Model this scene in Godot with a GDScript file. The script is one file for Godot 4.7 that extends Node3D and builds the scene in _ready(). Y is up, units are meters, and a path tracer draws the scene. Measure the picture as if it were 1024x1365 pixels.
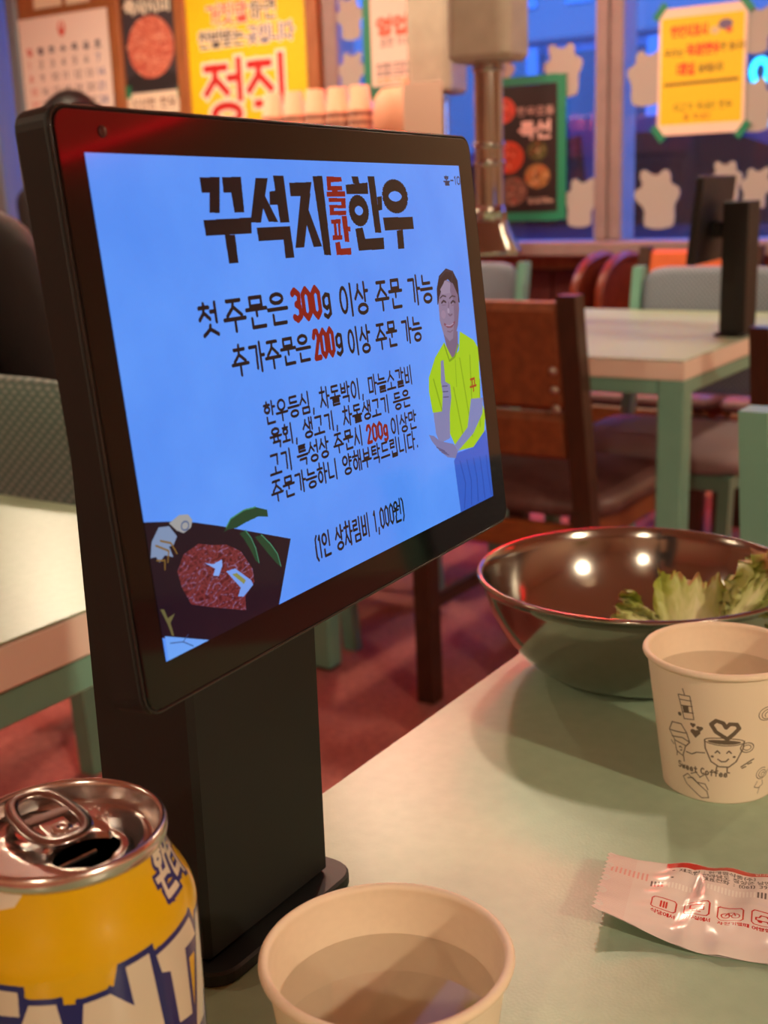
extends Node3D

const TH := 0.70
const LEADS := "ㄱㄲㄴㄷㄸㄹㅁㅂㅃㅅㅆㅇㅈㅉㅊㅋㅌㅍㅎ"
const VOWELS := "ㅏㅐㅑㅒㅓㅔㅕㅖㅗㅘㅙㅚㅛㅜㅝㅞㅟㅠㅡㅢㅣ"
const TAILS := " ㄱㄲㄳㄴㄵㄶㄷㄹㄺㄻㄼㄽㄾㄿㅀㅁㅂㅄㅅㅆㅇㅈㅊㅋㅌㅍㅎ"
const MIXED := {"ㅘ": "ㅗㅏ", "ㅙ": "ㅗㅐ", "ㅚ": "ㅗㅣ", "ㅝ": "ㅜㅓ", "ㅞ": "ㅜㅔ", "ㅟ": "ㅜㅣ", "ㅢ": "ㅡㅣ"}
const DOUBLE := {"ㄲ": "ㄱㄱ", "ㄸ": "ㄷㄷ", "ㅃ": "ㅂㅂ", "ㅆ": "ㅅㅅ", "ㅉ": "ㅈㅈ"}
# strokes in a unit box, y down; "o" is a ring
const JAMO := {
	"ㄱ": [[.08, .08, .9, .08, .82, .98]], "ㄴ": [[.1, .03, .1, .92, .95, .92]], "ㄷ": [[.93, .08, .1, .08, .1, .92, .95, .92]],
	"ㄹ": [[.08, .05, .9, .05, .9, .48, .1, .48, .1, .95, .95, .95]], "ㅁ": [[.1, .06, .9, .06, .9, .94, .1, .94, .1, .06]],
	"ㅂ": [[.12, .0, .12, .95, .88, .95, .88, .0], [.12, .5, .88, .5]], "ㅅ": [[.5, .0, .42, .45, .02, .98], [.48, .38, .98, .98]],
	"ㅇ": ["o"], "ㅈ": [[.06, .06, .94, .06], [.5, .06, .42, .5, .02, .98], [.46, .45, .98, .98]],
	"ㅊ": [[.5, -.12, .5, .1], [.06, .16, .94, .16], [.5, .16, .42, .56, .02, .98], [.46, .52, .98, .98]],
	"ㅋ": [[.08, .08, .9, .08, .82, .98], [.1, .5, .86, .45]], "ㅌ": [[.93, .06, .1, .06, .1, .94, .95, .94], [.1, .5, .9, .5]],
	"ㅍ": [[.03, .08, .97, .08], [.03, .92, .97, .92], [.3, .08, .3, .92], [.7, .08, .7, .92]],
	"ㅎ": [[.5, -.12, .5, .08], [.05, .2, .95, .2], "h"],
	"ㅏ": [[.3, 0, .3, 1], [.3, .45, 1, .45]], "ㅐ": [[.15, 0, .15, 1], [.8, 0, .8, 1], [.15, .45, .8, .45]],
	"ㅑ": [[.3, 0, .3, 1], [.3, .32, 1, .32], [.3, .6, 1, .6]], "ㅓ": [[.75, 0, .75, 1], [0, .45, .75, .45]],
	"ㅔ": [[.45, 0, .45, 1], [.95, 0, .95, 1], [0, .45, .45, .45]], "ㅕ": [[.75, 0, .75, 1], [0, .32, .75, .32], [0, .6, .75, .6]],
	"ㅣ": [[.55, 0, .55, 1]], "ㅗ": [[0, .92, 1, .92], [.5, .2, .5, .92]], "ㅛ": [[0, .92, 1, .92], [.32, .2, .32, .92], [.68, .2, .68, .92]],
	"ㅜ": [[0, .12, 1, .12], [.5, .12, .5, 1]], "ㅠ": [[0, .12, 1, .12], [.32, .12, .32, 1], [.68, .12, .68, 1]], "ㅡ": [[0, .55, 1, .55]],
}
const LATIN := {
	"0": [[.5, 0, .12, .18, .12, .82, .5, 1, .88, .82, .88, .18, .5, 0]], "1": [[.25, .15, .55, 0, .55, 1]], "2": [[.1, .2, .3, 0, .7, 0, .9, .25, .1, 1, .92, 1]],
	"3": [[.12, .1, .4, 0, .85, .15, .8, .42, .45, .48, .85, .58, .88, .88, .45, 1, .1, .9]], "4": [[.7, 1, .7, 0, .1, .7, .95, .7]], "5": [[.85, 0, .2, 0, .15, .45, .7, .42, .88, .7, .6, 1, .12, .95]],
	"6": [[.8, .05, .3, .2, .12, .7, .4, 1, .85, .85, .8, .55, .2, .55]], "7": [[.1, 0, .9, 0, .4, 1]], "8": [[.5, .48, .15, .25, .5, 0, .85, .25, .5, .48, .1, .75, .5, 1, .9, .75, .5, .48]], "9": [[.85, .4, .4, .5, .15, .25, .5, 0, .85, .2, .75, .8, .4, 1]],
	"g": [[.8, .35, .45, .3, .15, .45, .15, .75, .45, .88, .8, .75, .8, .35, .8, 1.1, .45, 1.25, .15, 1.15]], "(": [[.9, -.05, .5, .1, .45, .9, .85, 1.1]], ")": [[.1, -.05, .5, .1, .55, .9, .15, 1.1]],
	",": [[.45, .92, .3, 1.2]], ".": [[.4, .95, .42, 1.0]], "-": [[.1, .5, .9, .5]], ":": [[.5, .3, .5, .34], [.5, .8, .5, .84]],
	"S": [[.88, .12, .5, 0, .15, .2, .3, .45, .75, .55, .88, .8, .5, 1, .1, .9]], "w": [[.05, .4, .28, 1, .5, .5, .72, 1, .95, .4]], "e": [[.15, .7, .85, .68, .75, .42, .45, .36, .15, .6, .2, .9, .5, 1, .85, .9]],
	"t": [[.45, .1, .45, .9, .8, 1], [.1, .38, .8, .38]], "C": [[.88, .15, .5, 0, .15, .25, .12, .7, .5, 1, .9, .85]], "o": [[.5, .36, .15, .55, .15, .82, .5, 1, .85, .82, .85, .55, .5, .36]], "f": [[.85, .05, .55, .05, .45, .2, .45, 1], [.1, .42, .8, .42]],
}
const TITLE_BLACK := [[340, 43, 411, 42, 393, 118, 357, 117, 367, 75, 340, 75], [419, 42, 489, 41, 484, 118, 447, 118, 445, 75, 417, 75], [332, 132, 507, 130, 501, 165, 333, 165], [400, 165, 437, 166, 436, 227, 401, 227], [545, 43, 593, 43, 543, 142, 502, 141], [573, 83, 612, 142, 574, 141, 555, 102], [593, 73, 635, 70, 628, 103, 587, 103], [616, 37, 659, 37, 659, 144, 620, 144], [523, 153, 659, 153, 660, 226, 623, 226, 624, 183, 524, 183], [679, 53, 777, 51, 761, 83, 678, 84], [721, 83, 766, 78, 708, 204, 670, 204], [745, 109, 788, 205, 750, 205, 727, 138], [785, 37, 829, 36, 825, 228, 793, 226], [969, 36, 1002, 36, 1005, 54, 974, 54], [935, 57, 1047, 51, 1044, 80, 935, 80], [1051, 35, 1086, 35, 1089, 181, 1056, 180], [1088, 88, 1114, 86, 1108, 122, 1088, 123], [957, 167, 994, 165, 1001, 194, 1098, 194, 1095, 224, 961, 223], [1107, 142, 1274, 143, 1274, 176, 1110, 176], [1174, 178, 1209, 176, 1206, 227, 1171, 227]]
const TITLE_RED := [[848, 37, 918, 38, 919, 49, 866, 51, 864, 60, 916, 60, 916, 71, 845, 71], [866, 69, 893, 69, 893, 75, 866, 75], [840, 74, 928, 73, 927, 86, 839, 86], [845, 89, 926, 90, 925, 99, 845, 99], [903, 99, 925, 99, 923, 111, 903, 111], [844, 106, 924, 107, 923, 115, 845, 114], [845, 114, 865, 114, 863, 130, 842, 131], [845, 121, 923, 121, 920, 132, 842, 131], [844, 142, 890, 141, 889, 152, 844, 152], [854, 151, 867, 152, 866, 182, 853, 182], [875, 151, 886, 151, 882, 182, 872, 182], [843, 180, 889, 181, 887, 192, 841, 192], [897, 134, 922, 134, 920, 199, 898, 198], [913, 160, 933, 161, 932, 173, 913, 172], [851, 198, 874, 197, 875, 214, 924, 214, 922, 231, 851, 229]]
const FIGURE := {"hair": [1365, 393, 1372, 348, 1394, 313, 1443, 294, 1486, 304, 1511, 334, 1510, 398, 1499, 397, 1496, 368, 1480, 344, 1448, 326, 1424, 329, 1403, 350, 1381, 374, 1370, 393], "face": [1373, 388, 1390, 355, 1429, 324, 1477, 338, 1504, 375, 1502, 415, 1483, 461, 1459, 493, 1417, 504, 1384, 480, 1369, 439], "neck": [1383, 477, 1476, 480, 1466, 529, 1423, 559, 1396, 527], "shirt": [1381, 503, 1424, 557, 1471, 536, 1489, 482, 1576, 517, 1605, 545, 1582, 694, 1605, 747, 1585, 800, 1498, 834, 1391, 826, 1353, 766, 1368, 704, 1263, 692, 1254, 630, 1263, 592, 1313, 541], "arm": [1517, 689, 1600, 697, 1584, 744, 1508, 793, 1391, 828, 1366, 810, 1473, 769], "forearm": [1267, 693, 1321, 697, 1337, 647, 1334, 612, 1347, 554, 1364, 553, 1361, 616, 1389, 628, 1388, 666, 1367, 710, 1352, 781, 1285, 785, 1268, 752], "hand": [1225, 750, 1254, 758, 1286, 778, 1370, 802, 1393, 827, 1373, 845, 1324, 833, 1279, 806, 1238, 770], "apron": [1361, 851, 1389, 832, 1498, 834, 1596, 796, 1613, 1016, 1369, 1014], "emblem": [1475, 648, 1523, 654, 1516, 694, 1485, 691]}
const DISH := {"slate": [0, 716, 70, 731, 152, 752, 237, 780, 489, 871, 407, 1009, 140, 1014, 0, 957, 0, 828], "meat": [76, 838, 104, 808, 156, 799, 203, 814, 248, 824, 295, 851, 328, 900, 327, 930, 287, 953, 283, 984, 181, 947, 103, 917, 82, 873], "fat": [234, 881, 266, 883, 317, 924, 322, 936, 282, 952, 262, 946, 276, 930], "fat2": [165, 843, 193, 854, 225, 852, 224, 865, 207, 884, 188, 878, 198, 865], "butter": [253, 893, 269, 894, 298, 919, 289, 925], "chili_a": [244, 796, 256, 788, 276, 773, 327, 765, 371, 768, 413, 784, 413, 800, 377, 791, 331, 793, 292, 797, 260, 794], "chili_b": [299, 812, 322, 810, 339, 832, 350, 858, 355, 894, 345, 888, 328, 853, 312, 827], "chili_c": [353, 833, 378, 834, 407, 862, 429, 892, 436, 924, 423, 915, 391, 879], "garlic_a": [74, 735, 109, 726, 137, 731, 148, 746, 140, 760, 114, 766, 93, 755], "garlic_b": [13, 760, 41, 736, 73, 741, 92, 767, 77, 782, 63, 782, 71, 806, 46, 796, 27, 806, 19, 792, 3, 791], "marble": [8, 956, 151, 1011, 8, 1012], "sprig": [7, 899, 18, 902, 25, 923, 49, 920, 31, 935, 36, 964, 29, 962, 22, 935]}

var taken := {}
var M := {}


# ---------------------------------------------------------------- meshes
class Shape:
	var v := PackedVector3Array()
	var n := PackedVector3Array()
	var t := PackedVector2Array()
	var c := PackedColorArray()
	var ix := PackedInt32Array()

	# rows of points; the outside is where (next row) x (next column) points
	func grid(rows: Array, uvs: Array = [], wrap := false) -> void:
		var base := v.size()
		var nr := rows.size()
		var nc: int = rows[0].size()
		var nn := PackedVector3Array()
		nn.resize(nr * nc)
		for i in nr:
			for k in nc:
				v.append(rows[i][k])
				t.append(uvs[i][k] if uvs else Vector2.ZERO)
		for i in nr - 1:
			for k in nc - 1:
				var a := i * nc + k
				var b := a + 1
				var cc := a + nc + 1
				var d := a + nc
				var f: Vector3 = (v[base + cc] - v[base + a]).cross(v[base + b] - v[base + d])
				if f.length_squared() > 0.0:
					f = f.normalized()
				for q in [a, b, cc, d]:
					nn[q] += f
				ix.append_array([base + a, base + b, base + cc, base + a, base + cc, base + d])
		if wrap:
			for i in nr:
				var s: Vector3 = nn[i * nc] + nn[i * nc + nc - 1]
				nn[i * nc] = s
				nn[i * nc + nc - 1] = s
		for q in nn:
			n.append(q.normalized() if q.length_squared() > 1e-12 else Vector3.UP)

	# one flat polygon, anticlockwise from outside
	func face(p: Array, uv: Array = []) -> void:
		var base := v.size()
		var f := Vector3.ZERO
		for k in p.size():
			f += (p[k] as Vector3).cross(p[(k + 1) % p.size()])
		f = f.normalized()
		for k in p.size():
			v.append(p[k])
			n.append(f)
			t.append(uv[k] if uv else Vector2.ZERO)
		for k in range(1, p.size() - 1):
			ix.append_array([base, base + k + 1, base + k])

	func outward(p: Array, from: Vector3) -> void:
		var f := Vector3.ZERO
		var mid := Vector3.ZERO
		for k in p.size():
			f += (p[k] as Vector3 - from).cross(p[(k + 1) % p.size()] - from)
			mid += p[k]
		if f.dot(mid / p.size() - from) < 0.0:
			p = p.duplicate()
			p.reverse()
		face(p)

	func box(at: Vector3, size: Vector3, bev := 0.0, turn := Basis()) -> void:
		var h := size / 2.0
		bev = minf(bev, minf(h.x, minf(h.y, h.z)) * 0.9)
		var corner := func(s: Vector3, ax: int) -> Vector3:
			var p := Vector3(s.x * h.x, s.y * h.y, s.z * h.z)
			for q in 3:
				if q != ax:
					p[q] -= s[q] * bev
			return at + turn * p
		for ax in 3:
			var a1 := (ax + 1) % 3
			var a2 := (ax + 2) % 3
			for sg in [-1.0, 1.0]:
				var pts := []
				for w in [[-1.0, -1.0], [1.0, -1.0], [1.0, 1.0], [-1.0, 1.0]]:
					var s := Vector3.ZERO
					s[ax] = sg
					s[a1] = w[0]
					s[a2] = w[1]
					pts.append(corner.call(s, ax))
				outward(pts, at)
			if bev > 0.0:
				for s1 in [-1.0, 1.0]:
					for s2 in [-1.0, 1.0]:
						var lo := Vector3.ZERO
						lo[ax] = -1.0
						lo[a1] = s1
						lo[a2] = s2
						var hi := lo
						hi[ax] = 1.0
						outward([corner.call(lo, a1), corner.call(lo, a2), corner.call(hi, a2), corner.call(hi, a1)], at)
		if bev > 0.0:
			for s in [Vector3(1, 1, 1), Vector3(1, 1, -1), Vector3(1, -1, 1), Vector3(1, -1, -1), Vector3(-1, 1, 1), Vector3(-1, 1, -1), Vector3(-1, -1, 1), Vector3(-1, -1, -1)]:
				outward([corner.call(s, 0), corner.call(s, 1), corner.call(s, 2)], at)

	# profile of (radius, height), bottom to top on the outside
	func lathe(prof: Array, segs := 48, at := Vector3.ZERO, vlow := 0.0, vhigh := 1.0) -> void:
		var rows := []
		var uvs := []
		for p in prof:
			var r := PackedVector3Array()
			var u := PackedVector2Array()
			for k in segs + 1:
				var th := -PI + TAU * k / segs
				r.append(at + Vector3(p.x * cos(th), p.y, p.x * sin(th)))
				u.append(Vector2(1.0 - float(k) / segs, 1.0 - (p.y - vlow) / (vhigh - vlow)))
			rows.append(r)
			uvs.append(u)
		grid(rows, uvs, true)

	# polygon in x,y pushed along z
	func slab(poly: PackedVector2Array, depth: float, xf := Transform3D(), bev := 0.0) -> void:
		var p := poly.duplicate()
		if Geometry2D.is_polygon_clockwise(p):
			p.reverse()
		var tri := Geometry2D.triangulate_polygon(p)
		var inner := p
		if bev > 0.0:
			var off := Geometry2D.offset_polygon(p, -bev)
			if off.size() == 1 and off[0].size() == p.size():
				inner = off[0]
				if Geometry2D.is_polygon_clockwise(inner):
					inner.reverse()
				var best := 0
				for k in inner.size():
					if inner[k].distance_to(p[0]) < inner[best].distance_to(p[0]):
						best = k
				var moved := PackedVector2Array()
				for k in inner.size():
					moved.append(inner[(k + best) % inner.size()])
				inner = moved
			else:
				bev = 0.0
		for k in range(0, tri.size(), 3):
			var q := [inner[tri[k]], inner[tri[k + 1]], inner[tri[k + 2]]]
			if (q[1] - q[0]).cross(q[2] - q[0]) < 0.0:
				q.reverse()
			face([xf * Vector3(q[0].x, q[0].y, depth), xf * Vector3(q[1].x, q[1].y, depth), xf * Vector3(q[2].x, q[2].y, depth)])
			face([xf * Vector3(q[0].x, q[0].y, 0), xf * Vector3(q[2].x, q[2].y, 0), xf * Vector3(q[1].x, q[1].y, 0)])
		for k in p.size():
			var a := p[k]
			var b := p[(k + 1) % p.size()]
			var ai := inner[k]
			var bi := inner[(k + 1) % p.size()]
			face([xf * Vector3(a.x, a.y, bev), xf * Vector3(b.x, b.y, bev), xf * Vector3(b.x, b.y, depth - bev), xf * Vector3(a.x, a.y, depth - bev)])
			if bev > 0.0:
				face([xf * Vector3(a.x, a.y, depth - bev), xf * Vector3(b.x, b.y, depth - bev), xf * Vector3(bi.x, bi.y, depth), xf * Vector3(ai.x, ai.y, depth)])
				face([xf * Vector3(b.x, b.y, bev), xf * Vector3(a.x, a.y, bev), xf * Vector3(ai.x, ai.y, 0), xf * Vector3(bi.x, bi.y, 0)])

	func tube(path: Array, rad: float, sides := 10, closed := false, squash := 1.0) -> void:
		var rows := []
		var uvs := []
		var cnt := path.size()
		var nrm := Vector3.UP
		for i in cnt + (1 if closed else 0):
			var p: Vector3 = path[i % cnt]
			var nx: Vector3 = path[(i + 1) % cnt] if closed or i < cnt - 1 else p
			var pv: Vector3 = path[(i - 1 + cnt) % cnt] if closed or i > 0 else p
			var tg := (nx - pv).normalized()
			var side := tg.cross(nrm)
			if side.length() < 0.01:
				nrm = Vector3.RIGHT
				side = tg.cross(nrm)
			side = side.normalized()
			var up := side.cross(tg).normalized()
			nrm = up
			var r := PackedVector3Array()
			var u := PackedVector2Array()
			for k in sides + 1:
				var a := TAU * k / sides
				r.append(p + up * cos(a) * rad * squash + side * sin(a) * rad * -1.0 * -1.0)
				u.append(Vector2(float(k) / sides, float(i) / cnt))
			rows.append(r)
			uvs.append(u)
		var t0: Vector3 = path[1] - path[0]
		# keep the outside outside: reverse the columns when the ring runs the other way
		var test: Vector3 = (rows[1][0] - rows[0][0]).cross(rows[0][1] - rows[0][0])
		if test.dot(rows[0][0] - path[0]) < 0.0:
			for i in rows.size():
				rows[i].reverse()
				uvs[i].reverse()
		grid(rows, uvs, true)
		if not closed:
			outward(Array(rows[0]).slice(0, sides), path[0] + t0 * 0.01)
			outward(Array(rows[-1]).slice(0, sides), path[-1] - (path[-1] - path[-2]) * 0.01)

	func ball(at: Vector3, r: Vector3, nu := 16, nv := 10, wob := 0.0) -> void:
		var rows := []
		for i in nv + 1:
			var ph := -PI / 2 + PI * i / nv
			var row := PackedVector3Array()
			for k in nu + 1:
				var th := TAU * (k % nu) / nu
				var w := 1.0 + wob * sin(th * 3.0 + ph * 5.0) * cos(ph)
				row.append(at + Vector3(r.x * cos(ph) * cos(th), r.y * sin(ph), r.z * cos(ph) * sin(th)) * w)
			rows.append(row)
		grid(rows, [], true)

	func mesh() -> ArrayMesh:
		var a := []
		a.resize(Mesh.ARRAY_MAX)
		a[Mesh.ARRAY_VERTEX] = v
		a[Mesh.ARRAY_NORMAL] = n
		a[Mesh.ARRAY_TEX_UV] = t
		if c.size() == v.size() and c.size() > 0:
			a[Mesh.ARRAY_COLOR] = c
		a[Mesh.ARRAY_INDEX] = ix
		var m := ArrayMesh.new()
		m.add_surface_from_arrays(Mesh.PRIMITIVE_TRIANGLES, a)
		return m


func numbered(called: String) -> String:
	if not taken.has(called):
		taken[called] = 0
		return called
	taken[called] += 1
	return "%s_%03d" % [called, taken[called]]


func tag(o: Node3D, label: String, category: String, group := "") -> void:
	o.set_meta("label", label)
	o.set_meta("category", category)
	if group:
		o.set_meta("group", group)


func thing(called: String, label: String, category: String, at := Vector3.ZERO, turn := 0.0, group := "") -> Node3D:
	var o := Node3D.new()
	o.name = numbered(called)
	add_child(o)
	o.position = at
	o.rotation.y = turn
	tag(o, label, category, group)
	return o


func copy_of(src: Node3D, label: String, at: Vector3, turn: float, group := "") -> Node3D:
	var base := str(src.name)
	if base.length() > 4 and base[-4] == "_" and base.right(3).is_valid_int():
		base = base.left(-4)
	var o: Node3D = src.duplicate()
	o.name = numbered(base)
	add_child(o)
	o.position = at
	o.rotation.y = turn
	o.set_meta("label", label)
	if group:
		o.set_meta("group", group)
	return o


func obj(called: String, shape, m: Material, parent: Node = null, at := Vector3.ZERO) -> MeshInstance3D:
	var o := MeshInstance3D.new()
	o.name = numbered(called) if parent == null else called
	o.mesh = shape.mesh() if shape is Shape else shape
	o.material_override = m
	(self if parent == null else parent).add_child(o, true)
	o.position = at
	return o


func struct(called: String, shape, m: Material) -> MeshInstance3D:
	var o := obj(called, shape, m)
	o.set_meta("kind", "structure")
	return o


func cuboid(called: String, at: Vector3, size: Vector3, bev: float, m: Material, parent: Node = null, turn := Basis()) -> MeshInstance3D:
	var s := Shape.new()
	s.box(Vector3.ZERO, size, bev, turn)
	return obj(called, s, m, parent, at)


# ---------------------------------------------------------------- materials
func mat(col: Color, rough := 0.6, metal := 0.0) -> StandardMaterial3D:
	var m := StandardMaterial3D.new()
	m.albedo_color = col
	m.roughness = rough
	m.metallic = metal
	return m


func noise_tex(freq: float, lo: Color, hi: Color, sd := 1, size := 512, octaves := 4, kind := FastNoiseLite.TYPE_SIMPLEX_SMOOTH) -> NoiseTexture2D:
	var f := FastNoiseLite.new()
	f.seed = sd
	f.frequency = freq
	f.noise_type = kind
	f.fractal_octaves = octaves
	var g := Gradient.new()
	g.set_color(0, lo)
	g.set_color(1, hi)
	var t := NoiseTexture2D.new()
	t.width = size
	t.height = size
	t.seamless = true
	t.noise = f
	t.color_ramp = g
	return t


func grained(lo: Color, hi: Color, rough: float, freq: float, scale: Vector3, sd := 1, relief := 0.0, metal := 0.0) -> StandardMaterial3D:
	var m := mat(Color.WHITE, rough, metal)
	m.albedo_texture = noise_tex(freq, lo, hi, sd)
	m.uv1_triplanar = true
	m.uv1_scale = scale
	if relief > 0.0:
		m.heightmap_enabled = true
		m.heightmap_texture = noise_tex(freq * 1.7, Color.BLACK, Color.WHITE, sd + 7)
		m.heightmap_scale = relief
	return m


func printed(im: Image, rough := 0.6) -> StandardMaterial3D:
	var m := mat(Color.WHITE, rough)
	m.albedo_texture = ImageTexture.create_from_image(im)
	m.texture_repeat = false
	return m


func glow(col: Color, energy: float) -> StandardMaterial3D:
	var m := mat(Color(0.02, 0.02, 0.02), 0.4)
	m.emission_enabled = true
	m.emission = col
	m.emission_energy_multiplier = energy
	return m


# ---------------------------------------------------------------- flat print
func page(w: int, h: int, col: Color) -> Image:
	var im := Image.create(w, h, false, Image.FORMAT_RGBA8)
	im.fill(col)
	return im


func pts(flat: Array, o := Vector2.ZERO, s := Vector2.ONE) -> PackedVector2Array:
	var r := PackedVector2Array()
	for k in range(0, flat.size() - 1, 2):
		r.append(o + Vector2(flat[k], flat[k + 1]) * s)
	return r


func fill(im: Image, p: PackedVector2Array, col: Color) -> void:
	var lo := 1e9
	var hi := -1e9
	for q in p:
		lo = minf(lo, q.y)
		hi = maxf(hi, q.y)
	for y in range(maxi(0, int(floor(lo))), mini(im.get_height() - 1, int(ceil(hi))) + 1):
		var yc := y + 0.5
		var xs: Array[float] = []
		for k in p.size():
			var a := p[k]
			var b := p[(k + 1) % p.size()]
			if (a.y <= yc) != (b.y <= yc):
				xs.append(a.x + (yc - a.y) / (b.y - a.y) * (b.x - a.x))
		xs.sort()
		for k in range(0, xs.size() - 1, 2):
			var x0 := int(round(xs[k]))
			var x1 := int(round(xs[k + 1]))
			if x1 > x0:
				im.fill_rect(Rect2i(x0, y, x1 - x0, 1), col)


func oval(im: Image, c: Vector2, r: Vector2, col: Color, turn := 0.0) -> void:
	var p := PackedVector2Array()
	for k in 28:
		p.append(c + (Vector2(cos(TAU * k / 28), sin(TAU * k / 28)) * r).rotated(turn))
	fill(im, p, col)


func stroke(im: Image, p: PackedVector2Array, w: float, col: Color, round_ends := true) -> void:
	for k in p.size() - 1:
		var d := p[k + 1] - p[k]
		if d.length() < 0.01:
			continue
		var e := d.normalized()
		var s := e.orthogonal() * w / 2
		var x := Vector2.ZERO if round_ends else e * w * 0.5
		fill(im, PackedVector2Array([p[k] - x + s, p[k + 1] + x + s, p[k + 1] + x - s, p[k] - x - s]), col)
	if round_ends and w > 2.5:
		for q in p:
			oval(im, q, Vector2(w, w) / 2, col)


func ring(im: Image, c: Vector2, r: Vector2, w: float, col: Color, from := 0.0, to := TAU) -> void:
	var p := PackedVector2Array()
	for k in 25:
		var a := from + (to - from) * k / 24
		p.append(c + Vector2(cos(a), sin(a)) * r)
	stroke(im, p, w, col, false)


func strokes_in(im: Image, list: Array, box: Rect2, w: float, col: Color, slant: float, foot: float, heavy: bool) -> void:
	for s in list:
		if s is String:
			var c := box.position + box.size * (Vector2(0.5, 0.5) if s == "o" else Vector2(0.5, 0.68))
			var r := box.size * (Vector2(0.42, 0.46) if s == "o" else Vector2(0.36, 0.3))
			c.x += (foot - c.y) * slant
			ring(im, c, r, w, col)
			continue
		var p := PackedVector2Array()
		for k in range(0, s.size(), 2):
			var q := box.position + Vector2(s[k], s[k + 1]) * box.size
			q.x += (foot - q.y) * slant
			p.append(q)
		stroke(im, p, w, col, not heavy)


func consonant(im: Image, ch: String, box: Rect2, w: float, col: Color, slant: float, foot: float, heavy: bool) -> void:
	if DOUBLE.has(ch):
		var half := Vector2(box.size.x * 0.46, box.size.y)
		consonant(im, DOUBLE[ch][0], Rect2(box.position, half), w, col, slant, foot, heavy)
		consonant(im, DOUBLE[ch][1], Rect2(box.position + Vector2(box.size.x * 0.54, 0), half), w, col, slant, foot, heavy)
	elif JAMO.has(ch):
		strokes_in(im, JAMO[ch], box, w, col, slant, foot, heavy)


# writes a line, returns where it ends; x, y is the top left of the first sign
func write(im: Image, s: String, x: float, y: float, cw: float, chh: float, w: float, col: Color, slant := 0.0, heavy := false) -> float:
	var foot := y + chh
	for k in s.length():
		var ch := s[k]
		var code := s.unicode_at(k)
		if ch == " ":
			x += cw * 0.42
		elif code >= 0xAC00 and code <= 0xD7A3:
			var q := code - 0xAC00
			var lead := LEADS[q / 588]
			var vow := VOWELS[(q % 588) / 28]
			var tail := TAILS[q % 28]
			var b := func(x0: float, y0: float, x1: float, y1: float) -> Rect2:
				return Rect2(x + x0 * cw * 0.92, y + y0 * chh, (x1 - x0) * cw * 0.92, (y1 - y0) * chh)
			var has := tail != " "
			if MIXED.has(vow):
				consonant(im, lead, b.call(.06, .06, .56, .38 if has else .48), w, col, slant, foot, heavy)
				consonant(im, MIXED[vow][0], b.call(.0, .42 if has else .52, .64, .64 if has else .86), w, col, slant, foot, heavy)
				consonant(im, MIXED[vow][1], b.call(.68, .0, .98, .66 if has else 1.0), w, col, slant, foot, heavy)
			elif vow in "ㅗㅛㅜㅠㅡ":
				consonant(im, lead, b.call(.14, .04, .86, .34 if has else .54), w, col, slant, foot, heavy)
				consonant(im, vow, b.call(.0, .4 if has else .58, 1.0, .62 if has else 1.0), w, col, slant, foot, heavy)
			else:
				consonant(im, lead, b.call(.04, .06, .58, .5 if has else .9), w, col, slant, foot, heavy)
				consonant(im, vow, b.call(.64, .0, .98, .6 if has else 1.0), w, col, slant, foot, heavy)
			if has:
				consonant(im, tail, b.call(.16, .7, .92, 1.0), w, col, slant, foot, heavy)
			x += cw
		elif LATIN.has(ch):
			var lw := cw * (0.36 if ch in ",.:" else 0.42 if ch in "1()" else 0.6)
			strokes_in(im, LATIN[ch], Rect2(x + lw * 0.08, y + chh * 0.06, lw * 0.84, chh * 0.88), w, col, slant, foot, heavy)
			x += lw
	return x


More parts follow.
